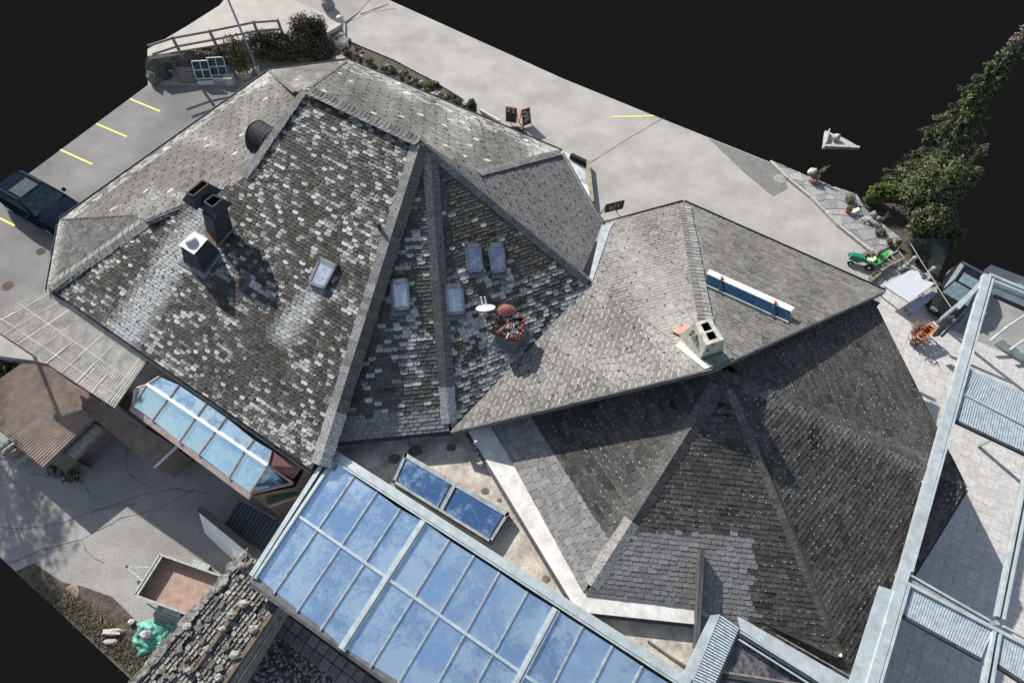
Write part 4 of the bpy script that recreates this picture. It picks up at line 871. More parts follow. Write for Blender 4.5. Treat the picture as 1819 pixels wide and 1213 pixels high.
# ------------------------------------------------------------------ stone slab roof bottom left
st = thing('stone_slab_roof', 'mossy stone slab roof weighed down with pale boulders', 'roof', G(380, 1140, 0))
SP = Plane(G(432, 985, 2.3), G(240, 1213, 2.3), G(490, 1100, 2.0)); ms_st = tint_mat('stone_slab', .95, .6, .45, 9)
poly = [(436, 978), (462, 1000), (478, 1040), (492, 1078), (420, 1185), (395, 1235), (215, 1240)]
R = SlateRoof(); msl = slate_mat('rough_slab', licol=(.42, .41, .37))
def t_st(u, v, a, b, r):
    if RNG.random() < .05: return None
    t = max(.05, .15+.07*fbm(u, v, .03, 1)+RNG.gauss(0, .055)); g = RNG.uniform(.86, .95); return (t*1.06, t*.99, t*g, .5), .5
R.facet(SP, poly, t_st, w=.2, ex=.15, lift=.06, cham=.014, gap=.014); R.build(st, msl, 'slab', 'slabs', 220)
mb = MB()
for k in range(22):
    t = k/21; p = SP.at(lerp(434, 228, t)+RNG.uniform(-2, 2), lerp(984, 1222, t)+RNG.uniform(-2, 2), .06); sz = RNG.uniform(.13, .2); c = RNG.uniform(.17, .31)
    hx = [p+SP.e*(sz*1.25*math.cos(a_+RNG.uniform(-.25, .25))*RNG.uniform(.8, 1.15))+SP.s*(sz*.95*math.sin(a_)*RNG.uniform(.8, 1.15))+SP.n*RNG.uniform(.02, .07) for a_ in [q_*math.pi/4+.39 for q_ in range(8)]]
    MB().prism(hx, SP.n*-.16, tint=(c*1.02, c*.97, c*.89, 0)).build('edge_stone', ms_st, st, tinted=True)
mb = MB(); q = [SP.at(u, v, -.1) for u, v in ((440, 985), (490, 1078), (400, 1225), (225, 1230))]; n = 4; mb.add([Vector((p.x, p.y, -2.4)) for p in q]+q, [(k, (k+1) % n, n+(k+1) % n, n+k) for k in range(n)]); mb.build('wall', m_stone, st)
for k in range(40):
    t, q = RNG.random(), RNG.random(); u, v = lerp(438, 250, t)+lerp(4, 62, q), lerp(990, 1215, t)+lerp(2, 70, q); p = SP.at(u, v, .09); c = RNG.uniform(.07, .26); Rm = Matrix((SP.e, SP.s, SP.n)).transposed()@Matrix.Rotation(RNG.uniform(-.7, .7), 3, 'Z')@Matrix.Rotation(RNG.uniform(-.15, .15), 3, 'X')
    MB().box(p, (RNG.uniform(.1, .26), RNG.uniform(.08, .2), RNG.uniform(.03, .07)), mat=Rm, tint=(c*1.06, c, c*.9, 0)).build('loose_slab', ms_st, st, tinted=True)
lab = ['pale boulder resting at the top end of the slab roof', 'flat grey boulder on slabs below the topmost one', 'long grey boulder in the middle of the slab roof', 'rounded white boulder above the trailer end of the roof', 'white boulder on slabs near the bottom frame edge', 'broad tan boulder near the glass roof corner', 'ochre boulder at the lower right of the slab roof', 'grey boulder low on the slab roof', 'small pale boulder near the lower slab edge', 'pale boulder at the outer slab edge by the green tarp']
for k, (u, v, r) in enumerate(((428, 1005, .17), (432, 1072, .2), (411, 1092, .19), (395, 1117, .15), (368, 1152, .16), (450, 1117, .2), (418, 1163, .2), (335, 1190, .17), (388, 1203, .17), (333, 1112, .17))):
    p = SP.at(u, v, .12); c = RNG.uniform(.22, .36); r *= .8; solo(MB().blob(p, (r*1.1, r*.85, r*.6), k+30, .4, 2, tint=(c, c*.97, c*.9, 0)), 'boulder', ms_st, lab[k], 'boulder', p, 'boulders weighing down the slab roof', tinted=True)
m_post = M('old_timber', (.16, .12, .085), .9, var=.4, scale=5)
MB().bar(SP.at(483, 1090, .05), SP.at(398, 1215, .05), .13, .14).build('edge_beam', m_post, st); MB().bar(SP.at(425, 1080, .08), SP.at(345, 1190, .08), .09, .09).build('batten', m_post, st); MB().bar(SP.at(498, 1095, -.05), SP.at(415, 1222, -.05), .1, .08).build('edge_gutter', m_gut, st)
# gravel strip and paving rows below the glass roof
m_gravel = tint_mat('gravel_stones', .95, .3, .3, 20); mb = MB()
for k in range(1500):
    u, v = RNG.uniform(410, 690), RNG.uniform(1110, 1260)
    if not (v-1110 > (u-470)*.82-30 and v > 1105+(490-u)*1.35): continue
    r = RNG.uniform(.025, .07); c = RNG.uniform(.12, .36); mb.blob(G(u, v, .35+r*.3), r, k, .4, 1, .6, tint=(c, c*.98, c*.95, 0))
sheet('gravel_bed', [(490, 1078), (560, 1120), (720, 1240), (760, 1320), (380, 1320), (412, 1222)], m_soil, .34, .3)
mb.build('gravel', m_gravel, kind='stuff', tinted=True)
pr = thing('paving_row', '-', 'x', G(600, 1170, .36)); del pr['ob']['category'], pr['ob']['label']; pr['ob']['kind'] = 'structure'
for k in range(14):
    for j in range(2):
        t0, t1 = k/14, (k+1)/14; f = lambda t, s: lerp(G(508, 1090, .42), G(738, 1262, .42), t)+(G(492, 1112, .42)-G(508, 1090, .42))*s
        c = RNG.uniform(.15, .24); a, b = f(t0+.003, j*.75+.03), f(t1-.003, j*.75+.03); d, e = f(t0+.003, j*.75+.72), f(t1-.003, j*.75+.72); MB().prism([a, b, e, d], (0, 0, -.1), (c, c, c*.95, 0)).build('paving_slab', m_flag, pr, tinted=True)
# ------------------------------------------------------------------ foliage
def leaves(mb, c, r, n, size, cols, up=.35, shell=.55, seed=0):
    c = Vector(c); r = Vector(r if not isinstance(r, (int, float)) else (r, r, r))
    for _ in range(n):
        d = Vector((RNG.gauss(0, 1), RNG.gauss(0, 1), RNG.gauss(0, 1))).normalized(); k = shell+(1-shell)*RNG.random()
        k *= 1+.3*mnoise.noise(d*2.3+Vector((seed, seed*2.3, 1)))
        p = c+Vector((d.x*r.x, d.y*r.y, d.z*r.z))*k; nrm = (d+Vector((RNG.uniform(-.9, .9), RNG.uniform(-.9, .9), up+RNG.uniform(-.6, .9)))).normalized()
        x = nrm.orthogonal().normalized(); x = Matrix.Rotation(RNG.uniform(0, 6.28), 3, nrm)@x; y = nrm.cross(x); s = size*RNG.uniform(.55, 1.4); b = RNG.choice(cols); f = RNG.uniform(.7, 1.3)
        mb.add([p-x*s, p-y*s*.45, p+x*s, p+y*s*.45], [(0, 1, 2, 3)], (b[0]*f, b[1]*f, b[2]*f, 0))
    return mb
GREEN = [(.035, .06, .02), (.055, .085, .025), (.075, .1, .04), (.03, .045, .02)]; OLIVE = [(.1, .1, .04), (.14, .135, .06), (.06, .06, .027)]; LIME = [(.09, .13, .015), (.12, .16, .02), (.05, .08, .012)]; BROWN = [(.055, .045, .032), (.08, .065, .045), (.04, .04, .025), (.1, .075, .055)]
CON = [(.05, .08, .03), (.085, .115, .05), (.14, .165, .09), (.022, .034, .014), (.035, .055, .02)]
def bush(name, label, cat, px, z, r, n, size, cols, group=None, stem=True, lumps=1):
    c = G(*px, z); base = Vector((c.x, c.y, 0)); t = thing(name, label, cat, base, group); mb = MB(); rv = Vector(r if not isinstance(r, (int, float)) else (r, r, r))
    if lumps == 1: leaves(mb, c, rv, n, size, cols, seed=px[0])
    else:
        for k in range(lumps):
            d = Vector((RNG.gauss(0, 1), RNG.gauss(0, 1), RNG.gauss(0, .8))).normalized(); leaves(mb, c+Vector((d.x*rv.x, d.y*rv.y, d.z*rv.z))*.62, rv*RNG.uniform(.35, .55), n//lumps, size, cols, shell=.3, seed=k+px[0])
    mb.build('foliage', m_leaf, t, tinted=True)
    if stem:
        m = MB()
        for k in range(5): m.tube(base+Vector((RNG.uniform(-.08, .08), RNG.uniform(-.08, .08), 0)), c+Vector((RNG.uniform(-.6, .6)*rv.x, RNG.uniform(-.6, .6)*rv.y, RNG.uniform(-.2, .5)*rv.z)), .035, 5, .012)
        m.build('stem', m_post, t)
    return t
# conifer: trunk, drooping limbs carrying sprays
tr = thing('conifer', 'tall slender conifer with drooping grey green branches and bare brown tip', 'tree', G(1625, 335, 0)); tb = G(1625, 335, 0); HT = 10.4
tip = Vector((tb.x-.95, tb.y-.1, 0)); zt_ = up(tip, 25); tip.z = min(zt_, 16); mb = MB()
ax = [lerp(tb, tip, k/12)+Vector((.12*math.sin(k), .1*math.cos(k*1.3), 0)) for k in range(13)]
for k in range(12): mb.tube(ax[k], ax[k+1], .17*(1-k/13), 8, .17*(1-(k+1)/13), caps=k in (0, 11))
mb.build('trunk', m_post, tr); fm = MB(); lm = MB()
for k in range(260):
    t = .05+.9*RNG.random()**.9; p = lerp(tb, tip, t); an = RNG.uniform(0, 2*math.pi); L = (1.75*(1-t)**1.15+.1)*RNG.choice((.5, .7, .85, 1., 1.25)); d = Vector((math.cos(an), math.sin(an), 0)); e = p+d*L+Vector((0, 0, -.42*L+.05)); m_ = p+d*L*.5+Vector((0, 0, .06))
    lm.tube(p, m_, .022, 4, .014, caps=False); lm.tube(m_, e, .014, 4, .006, caps=False)
    cols = CON if t < .86 else [(.16, .13, .1), (.12, .11, .07), (.2, .16, .13)]
    dens = 110 if t < .86 else 30
    for q in range(4):
        c = lerp(p, e, .35+.2*q)+Vector((RNG.uniform(-.1, .1), RNG.uniform(-.1, .1), RNG.uniform(-.1, .06))); leaves(fm, c, (.13+.09*L, .13+.09*L, .12), dens//4+4, .07, cols, up=.6, shell=.2, seed=k)
lm.build('branches', m_post, tr, kind='stuff'); fm.build('crown', m_leaf, tr, tinted=True)
bush('evergreen_bush', 'broad dark evergreen bush crowding the conifer foot', 'bush', (1655, 335), 1.9, (1.35, 1.3, 2.2), 17000, .075, CON+CON+OLIVE, lumps=46)
bush('evergreen_bush', 'olive brown evergreen bush above the netting', 'bush', (1655, 395), 1.1, (1.15, .8, 1.2), 10000, .075, OLIVE+CON, lumps=30)
bush('twiggy_bush', 'olive twiggy bush at the outer side of the conifer', 'bush', (1708, 318), 1.6, (.7, .7, 1.1), 4500, .075, OLIVE, lumps=10)
bush('twiggy_bush', 'sparse bare bush reaching into the dark beside conifer', 'bush', (1745, 268), 1.8, (.32, .3, .5), 260, .04, [(.2, .2, .16), (.12, .12, .08)], lumps=5)
bush('leafy_bush', 'bright green leafy bush at the end of the netting', 'bush', (1700, 420), .7, (.38, .5, .7), 1300, .07, GREEN+LIME[:1], lumps=7)
bush('yellow_green_bush', 'glossy yellow green bush between the conifer and round grey bush', 'bush', (1562, 345), .75, (.85, .6, .75), 3600, .075, LIME+GREEN[:2], lumps=14)
bush('round_bush', 'clipped round grey green bush beside the flagstones', 'bush', (1511, 353), .3, (.28, .28, .3), 1100, .035, [(.16, .17, .12), (.2, .21, .15), (.1, .11, .08)])
bush('small_shrub', 'low yellowish shrub at the corner of the netting', 'shrub', (1588, 432), .25, (.4, .3, .25), 700, .05, OLIVE+[(.14, .14, .06)], lumps=5)
bush('dry_plants', 'grey dry plants around the pale stone ornament', 'plant', (1562, 408), .2, (.5, .45, .22), 900, .045, [(.14, .14, .12), (.2, .2, .18), (.08, .08, .06)], lumps=7)
bush('dark_shrub', 'black green clipped shrub at the bed end by the roadside', 'shrub', (838, 190), .45, (.32, .3, .55), 1500, .05, [(.02, .025, .018), (.035, .04, .03), (.015, .018, .014)])
bush('hedge', 'tall dense brown green mounded hedge on the bank', 'hedge', (556, 66), 1.35, (1.45, 1.15, 1.55), 15000, .085, BROWN+[(.045, .05, .025)], lumps=20)
bush('hedge', 'low brown hedge along the fence top of the bank', 'hedge', (505, 80), 1.0, (2.9, .95, .95), 20000, .085, BROWN+[(.04, .05, .02)], lumps=30)
bush('dry_shrub', 'reddish dry shrub on the bank below the fence', 'shrub', (372, 92), 1.2, (1.3, .45, .35), 3500, .07, [(.14, .09, .07), (.1, .08, .06), (.18, .15, .13)], lumps=9)
bush('dry_shrub', 'russet dry shrub at the uphill end of the flower bed', 'shrub', (618, 92), .4, (.45, .4, .35), 1100, .045, [(.1, .05, .035), (.07, .05, .04)], lumps=5)
wt = thing('broad_tree', 'broad leafy tree just outside the left edge of the yard', 'tree', G0(-150, 560, 0)); tb2 = G0(-150, 560, 0)
mb = MB(); mb.tube(tb2, tb2+Vector((.2, -.1, 3.6)), .22, 10, .15); fm = MB()
for k in range(16):
    an = RNG.uniform(0, 6.28); rr_ = RNG.uniform(.4, 2.4); e = tb2+Vector((rr_*math.cos(an), rr_*math.sin(an), RNG.uniform(4.2, 7.6))); mb.tube(tb2+Vector((.2, -.1, RNG.uniform(2.6, 3.6))), e, .07, 6, .02); leaves(fm, e, (1.1, 1.1, .8), 420, .12, GREEN+OLIVE, shell=.2, seed=k)
mb.build('trunk', m_post, wt); fm.build('crown', m_leaf, wt, tinted=True)
# potted bamboo
pb = thing('potted_bamboo', 'tall yellow green bamboo in round stone pot beside lamp post', 'potted plant', G(438, 137, 0)); c = G(438, 138, 0)
MB().lathe(c, [(.3, 0), (.42, .12), (.5, .38), (.52, .42), (.44, .42), (.42, .36)], 18).build('pot', m_conc, pb, smooth=True)
mb = MB(); sm = MB()
for k in range(46):
    a = c+Vector((RNG.uniform(-.3, .3), RNG.uniform(-.3, .3), .35)); e = a+Vector((RNG.uniform(-.45, .45), RNG.uniform(-.35, .45), RNG.uniform(1.3, 2.5))); sm.tube(a, e, .012, 4, .005, tint=(.14, .14, .05, 0))
    for q in range(8): leaves(mb, lerp(a, e, .25+.75*q/8), .16, 7, .07, [(.1, .11, .03), (.14, .14, .05), (.06, .07, .02), (.05, .05, .02)], shell=.1)
mb.build('foliage', m_leaf, pb, tinted=True); sm.build('stems', m_tint, pb, tinted=True)
# ------------------------------------------------------------------ flower bed along the road
bed = [(610, 72), (640, 84), (700, 110), (770, 146), (820, 178), (842, 205), (825, 203), (760, 172), (690, 138), (625, 108), (612, 100)]
sheet('flower_bed', bed, m_soil, .06, .1)
rock_l = 'pale angular rock among plants of the roadside bed'
for k in range(34):
    t = RNG.random(); a = (lerp(622, 828, t), lerp(80, 186, t)); s_ = RNG.uniform(0, 18)*(1 if t > .25 else 1.6); u, v = a[0]-s_*.35, a[1]+s_*.8
    r = RNG.uniform(.09, .2); p = G(u, v, .1); c = RNG.uniform(.25, .42); solo(MB().blob(p, (r*1.2, r, r*.7), k+70, .5, 1, tint=(c, c*.97, c*.98, 0)), 'rock', ms_st, rock_l, 'rock', p, 'rocks in the roadside bed', tinted=True)
pl_ = [(660, 112, .35, OLIVE, 'tan tufted plant at the upper bed edge'), (688, 127, .36, GREEN, 'dark green cushion plant by the roof eaves'), (692, 122, .2, LIME, 'small lime cushion plant between pale rocks'), (722, 133, .25, [(.2, .12, .08), (.16, .1, .07), (.1, .09, .04)], 'russet heather in the middle of the bed'), (713, 135, .2, LIME, 'bright lime plant under the russet heather'), (735, 148, .36, OLIVE, 'olive cushion plant below the heather'), (760, 156, .38, [(.12, .15, .06), (.09, .12, .04)], 'light green mat of leaves in mid bed'), (785, 170, .4, OLIVE+GREEN, 'olive green mat by the lower bed edge'), (808, 186, .34, LIME+GREEN, 'fresh green mat beside the black green shrub'), (770, 150, .25, [(.2, .12, .09), (.12, .12, .06)], 'reddish low plant at the kerb of the bed'), (640, 102, .3, OLIVE+BROWN, 'dull brown tuft at the top of the bed'), (800, 172, .22, OLIVE, 'small olive tuft on the road side of bed')]
for k, (u, v, r, cl, lb) in enumerate(pl_): bush('bed_plant', lb, 'plant', (u, v), .12+r*.2, (r*1.5, r*1.2, r*.7), 1500, .05, cl, 'plants in the roadside bed', stem=False, lumps=4)
mb = MB(); P = [G(u, v, .08) for u, v in ((612, 44), (612, 70), (640, 82), (700, 107), (770, 144), (822, 176), (845, 200))]
for a, b in zip(P, P[1:]): mb.bar(a, b, .1, .16)
struct(mb, 'kerb', m_kerb)
MB().bar(G(853, 196, .12), G(888, 216, .12), .12, .16).build('kerb', M('pale_kerb', (.6, .58, .45), .8, var=.2), kind='structure')
# ------------------------------------------------------------------ lamp posts, fence, garden clutter
lp = thing('lamp_post', 'tall pale blue grey lamp post beside the parking area', 'lamp post', G(461, 133, 0)); b = G(461, 133, 0); zt_ = up(b, -30)
MB().lathe(b, [(.14, 0), (.14, .5), (.075, .55)], 12).build('base', m_conc, lp); MB().tube(b+Vector((0, 0, .5)), Vector((b.x, b.y, zt_)), .075, 12, .055).build('pole', M('galvanised_blue', (.28, .33, .42), .5, .4, var=.2), lp, smooth=True)
MB().bar(Vector((b.x, b.y, zt_)), Vector((b.x+.9, b.y, zt_+.1)), .2, .1).build('lamp_head', m_zinc, lp)
lp2 = thing('path_lamp', 'short grey lamp with round head at the road corner', 'lamp', G(612, 66, .05)); b = G(612, 64, .05); zt_ = up(b, 34)
MB().tube(b, Vector((b.x, b.y, zt_)), .045, 10).build('pole', m_steel, lp2); MB().lathe(Vector((b.x, b.y, zt_)), [(.05, 0), (.22, .06), (.24, .1), (.14, .18), (.02, .22)], 14).build('lamp_head', m_steel, lp2, smooth=True)
for k, (u, v) in enumerate(((605, 62), (620, 72), (598, 66))): p = G(u, v, .12); solo(MB().blob(p, (.2, .16, .13), k+140, .4, 2, tint=(.34, .35, .38, 0)), 'stone', ms_st, ['grey stone on hedge side of short lamp', 'grey stone on bed side of short lamp', 'grey stone under the tall hedge by short lamp'][k], 'stone', p, tinted=True)
p = G(582, 6, .75); solo(MB().blob(p, (.42, .4, .45), 9, .25, 3, tint=(.24, .24, .25, 0)), 'boulder', ms_st, 'tall grey boulder behind the hedge', 'boulder', p, tinted=True)
fn = thing('rail_fence', 'grey weathered two rail timber fence on the terrace edge', 'fence', G(380, 75, 1.4)); ft = [(262, 81), (306, 67), (372, 55), (450, 39), (493, 36)]
FP = [G(u, v, 2.5) for u, v in ft]
for k, p in enumerate(FP[1:]): MB().bar(Vector((p.x, p.y, 1.2)), p+Vector((0, 0, .05)), .14, .12, (1, 0, 0)).build('post', m_wood, fn)
for dz_, e in ((-.02, 0), (-.55, 0)):
    for a, b in zip(FP, FP[1:]): MB().bar(a+Vector((0, -.04, dz_)), b+Vector((0, -.04, dz_)), .06, .12).build('rail', m_wood, fn)
pal = thing('pallet_stack', 'grey slatted timber pallet leaning on the bank', 'pallet', G(335, 150, 0))
for k in range(6):
    t = k/6; a, b = lerp(G(313, 122, .75), G(322, 148, .05), t+.03), lerp(G(348, 119, .75), G(350, 146, .05), t+.03); MB().bar(a, b, .1, .05, (0, -1, .4)).build('slat', m_wood, pal)
for u in (318, 346): MB().bar(G(u-4, 121, .72), G(u+3, 148, .02), .07, .06).build('stringer', m_post, pal)
def coldframe(u, v, w_, lb):
    t = thing('cold_frame', lb, 'cold frame', G(u, v, 0), 'cold frames by the bank'); a = G(u, v, 0); x = (G(u+20, v-1, 0)-a).normalized(); y = Vector((-x.y, x.x, 0)); f = lambda i, j, z: a+x*i+y*j+Vector((0, 0, z)); fr = M('frame_white', (.52, .58, .63), .7, var=.2, scale=8)
    MB().rings([f(0, 0, 0), f(w_, 0, 0), f(w_, .8, 0), f(0, .8, 0)], [f(0, 0, .3), f(w_, 0, .3), f(w_, .8, .55), f(0, .8, .55)], caps=False).build('box', fr, t)
    L = lambda i, j, h=0: f(i*w_, .8*j, .33+.25*j+h+.6*j*0)
    top = lambda i, j: f(i*w_, .12+.5*j, .36+.85*j)
    for i in range(2):
        for j in range(2): q = [top(i*.5+.05, j*.5+.05), top(i*.5+.45, j*.5+.05), top(i*.5+.45, j*.5+.45), top(i*.5+.05, j*.5+.45)]; MB().prism(q, (0, .02, -.01)).build('pane', M('dark_green_glass', (.03, .05, .05), .1, .3, var=.4, bump=0), t)
    for i in (0, .5, 1): MB().bar(top(i, 0), top(i, 1), .05, .05).build('bar', fr, t)
    for j in (0, .5, 1): MB().bar(top(0, j), top(1, j), .05, .05).build('bar', fr, t)
coldframe(353, 152, .95, 'pale blue framed cold frame with raised glazed lid beside the pallet'); coldframe(379, 146, 1.0, 'pale blue framed cold frame with raised lid, next to the potted bamboo')
solo(MB().box(G(408, 142, .25), (.55, .5, .5)), 'crate', m_conc, 'plain grey box beside the cold frames', 'box', G(408, 142, 0))
for k, (u, v) in enumerate(((272, 140), (292, 132), (308, 112))): p = G(u, v, .3); solo(MB().blob(p, (.34, .32, .45), k+200, .4, 2, tint=[(.14, .16, .15, 0), (.06, .07, .07, 0), (.09, .1, .1, 0)][k]), 'wrapped_heap', m_tint, ['grey green heap at the parking edge', 'black sheeted heap beside the pallet', 'dark heap on the bank behind the pallet'][k], 'heap', p-Vector((0, 0, .3)), tinted=True)
solo(MB().rings(pxring([(452, 146), (468, 140), (470, 150), (455, 156)], 0), pxring([(449, 140), (466, 134), (469, 143), (453, 149)], .45)), 'planter_box', M('planter_tan', (.3, .28, .22), .9), 'tan planter box at the foot of the lamp post', 'planter', G(460, 146, 0))
# ------------------------------------------------------------------ signs by the plaza
def board(name, lb, cat, px, z0, w_, h_, rz, frame, face, lean=.2, marks=(), group=None, legs=True):
    b = G(*px, 0); t = thing(name, lb, cat, b, group); Rz = Matrix.Rotation(rz, 3, 'Z')@Matrix.Rotation(-lean, 3, 'X'); f = lambda x, y, z: b+Vector((0, 0, z0))+Rz@Vector((x, y, z))
    MB().box(f(0, 0, h_/2), (w_-.04, .03, h_-.04), mat=Rz).build('panel', face, t)
    for x in (-w_/2, w_/2): MB().box(f(x, 0, h_/2), (.06, .05, h_), mat=Rz).build('frame_side', frame, t)
    for z in (0, h_): MB().box(f(0, 0, z), (w_+.06, .05, .06), mat=Rz).build('frame_rail', frame, t)
    if legs:
        for x in (-w_/2, w_/2): MB().bar(f(x, 0, h_*.95), Vector((f(x, .5, 0).x, f(x, .5, 0).y, 0)), .04, .04).build('leg', frame, t)
    mk = M('chalk', (.7, .7, .68), .9, var=.2, bump=0)
    m = MB()
    for (x, z, a, c) in marks: m.box(f(x, -.02, z), (a, .012, c), mat=Rz)
    if marks: m.build('lettering', mk, t)
    return t
m_or = M('orange_paint', (.5, .15, .04), .6, var=.25, scale=8); m_bb = M('blackboard', (.02, .02, .024), .7, var=.3)
sg = [(RNG.uniform(-.16, .16), .15+.085*k, RNG.uniform(.1, .3), .025) for k in range(9)]
board('menu_board', 'orange framed chalk menu board standing on the plaza edge', 'sign', (936, 224), .12, .5, .95, math.radians(28), m_or, m_bb, .25, [(-.1, .8, .2, .05), (.05, .7, .28, .04), (-.03, .55, .3, .05), (.04, .42, .25, .03), (0, .3, .3, .05), (-.05, .18, .22, .03)])
board('menu_board', 'black menu board in red posts beside the orange one', 'sign', (908, 224), .3, .6, .95, math.radians(-14), M('red_post', (.35, .1, .06), .7, var=.3), m_bb, .05, [(x, z, .16, .02) for z in (.95, .9, .8, .74, .66) for x in (-.15, .12)])
solo(leaves(MB(), G(915, 232, .15), (.7, .3, .25), 900, .05, [(.03, .035, .025), (.05, .055, .04), (.02, .02, .018)]), 'low_shrub', m_leaf, 'dark low shrub at the feet of the menu boards', 'shrub', G(915, 232, 0), tinted=True)
board('entrance_sign', 'black two part sign standing above the pale roof gutter', 'sign', (1086, 392), .8, .95, .55, math.radians(17), M('sign_black', (.03, .028, .025), .7, var=.3), M('sign_face', (.05, .045, .035), .6, var=.3), .0, [(-.2, .32, .16, .04), (-.24, .24, .04, .14), (-.14, .24, .04, .1), (-.2, .16, .14, .03), (.2, .3, .05, .16), (.0, .27, .02, .5)])
# glazed entrance strip beside the dark roof: pale canopy glass and wall
en = thing('entrance_canopy', 'pale translucent entrance canopy panels in the recess beside the dark roof', 'canopy', G(1030, 320, 0)); mg = M('pale_canopy', (.58, .62, .63), .4, .1, var=.25, scale=3)
for q in (((996, 268), (1012, 274), (1008, 286), (1003, 282)), ((1020, 290), (1040, 305), (1038, 320), (1024, 300)), ((1030, 322), (1044, 330), (1048, 352), (1042, 344)), ((1010, 288), (1024, 292), (1038, 318), (1024, 322))): MB().prism([G(u, v, 2.3+.1*RNG.random()) for u, v in q], (0, 0, -.03)).build('panel', mg, en)
MB().bar(G(1044, 290, .2), G(1052, 362, .2), .16, .4).build('low_wall', M('lichen_wall', (.3, .3, .2), .9, var=.35), en); MB().bar(G(1014, 277, .15), G(1043, 291, .15), .2, .3).build('low_wall', m_black, en)
# ------------------------------------------------------------------ manholes
def manhole(u, v, r, mat, lb):
    c = G(u, v, .008); t = thing('manhole_cover', lb, 'manhole cover', c); MB().lathe(c-Vector((0, 0, .02)), [(r, 0), (r, .028), (r*.97, .032)], 24).build('frame', mat, t)
    m = MB(); 
    for i in range(-4, 5):
        for j in range(-4, 5):
            if math.hypot(i, j) < 4.4: m.box(c+Vector((i*r*.19, j*r*.19, .017)), (r*.12, r*.12, .014))
    m.build('studs', mat, t, kind='stuff')
m_rc = M('rust_brown', (.19, .13, .11), .8, .2, var=.35, scale=9)
manhole(13, 507, .3, m_rc, 'rusty round manhole cover near the corrugated canopy'); manhole(72, 446, .24, M('dark_iron', (.13, .13, .13), .8, .2, var=.3), 'dark grey round cover between the car and the rusty one'); yard_level(True); manhole(125, 1053, .33, M('pink_iron', (.33, .25, .21), .85, var=.3, scale=9), 'reddish slotted round drain cover at the bottom yard edge'); yard_level(False); manhole(1386, 318, .33, m_kerb, 'pale round manhole cover on the dark road patch')
# ------------------------------------------------------------------ car
def make_car(lb, loc, rz, paint, glass=None, k=1.):
    t = thing('parked_car', lb, 'car', loc); Rm = Matrix.Rotation(rz, 3, 'Z'); o = Vector(loc); f = lambda x, y, z: o+Rm@Vector((x*k, y*k, z*k))
    # stations along the length: x, half width, sill z, shoulder z
    stn = [(-2.3, .6, .42, .78), (-2.2, .78, .28, .92), (-1.9, .86, .24, .98), (-1.4, .9, .22, 1.), (-.5, .91, .2, .98), (.5, .91, .2, .97), (1.0, .9, .22, .96), (1.5, .88, .22, .9), (1.95, .82, .26, .8), (2.15, .7, .32, .7), (2.26, .5, .4, .6)]
    rings = [[f(x, -w, zl), f(x, -w*1.0, (zl+zs)/2), f(x, -w*.93, zs-.02), f(x, -w*.6, zs+.05), f(x, w*.6, zs+.05), f(x, w*.93, zs-.02), f(x, w, (zl+zs)/2), f(x, w, zl)] for x, w, zl, zs in stn]
    mb = MB()
    for a, b in zip(rings, rings[1:]): mb.rings(a, b, caps=False)
    mb.add(rings[0], [tuple(range(8))]); mb.add(rings[-1], [tuple(range(8))]); mb.build('body', paint, t, smooth=False)
    gl = glass or M('car_glass', (.03, .055, .07), .5, 0, spec=.04, var=.5, scale=4, bump=0)
    lo = [(-2.05, .8, .96), (1.05, .82, .98)]; hi = [(-1.45, .62, 1.42), (.2, .64, 1.44)]
    def q(x, w, z): return f(x, -w, z), f(x, w, z)
    rl, rr = q(*lo[0]); fl, fr = q(*lo[1]); Rl, Rr = q(*hi[0]); Fl, Fr = q(*hi[1]); 
    def pane(name, a, b, c, d, sh=.92):
        cc_ = (a+b+c+d)/4; nq = (b-a).cross(d-a).normalized(); nq = nq if (cc_-f(-.3, 0, 1.1)).dot(nq) > 0 else -nq; MB().prism([cc_+(p-cc_)*sh+nq*.012 for p in (a, b, c, d)], nq*-.02).build(name, gl, t)
    mb = MB(); mb.rings([rl, fl, fr, rr], [Rl, Fl, Fr, Rr]); mb.build('cabin', paint, t)
    pane('windscreen', fl, fr, Fr, Fl); pane('rear_window', rl, rr, Rr, Rl); pane('side_window', rl, fl, Fl, Rl, .86); pane('side_window', rr, fr, Fr, Rr, .86)
    MB().prism([f(-.75, -.45, 1.45), f(.1, -.45, 1.465), f(.1, .45, 1.465), f(-.75, .45, 1.45)], (0, 0, -.02)).build('sunroof', gl, t)
    for x in (-1.4, 1.38):
        for y in (-.84, .84):
            c = f(x, y, .32); axv = Rm@Vector((0, 1, 0)); w_ = MB().lathe(c-axv*.1, [(.24, 0), (.32, .03), (.32, .17), (.24, .2)], 18, axis=axv).build('wheel', m_rubber, t); MB().lathe(c-axv*.108, [(.05, 0), (.2, .01), (.2, .2), (.05, .216)], 12, axis=axv).build('rim', m_steel, child(w_, t))
    for y in (-.55, .55): MB().box(f(2.17, y, .66), (.14, .3, .13), rz).build('headlight', gl, t); MB().box(f(-2.2, y, .78), (.08, .3, .14), rz).build('taillight', M('red_lens', (.3, .02, .02), .3, var=.2), t)
    for y in (-.97, .97): MB().box(f(.72, y, 1.0), (.16, .16, .13), rz).build('mirror', paint, t)
    for y in (-.6, .6): MB().bar(f(-1.3, y, 1.46), f(.1, y, 1.47), .04, .04).build('roof_rail', m_rubber, t)
    return t
m_car = M('car_paint_blue', (.012, .021, .034), .7, 0, var=.5, scale=5, bump=0, spec=.0)
q = G(66, 354, 1.); cdir = math.radians(-30); make_car('dark blue black car parked with its nose under the roof eaves', (q.x, q.y, 0), cdir, m_car, k=1.14)
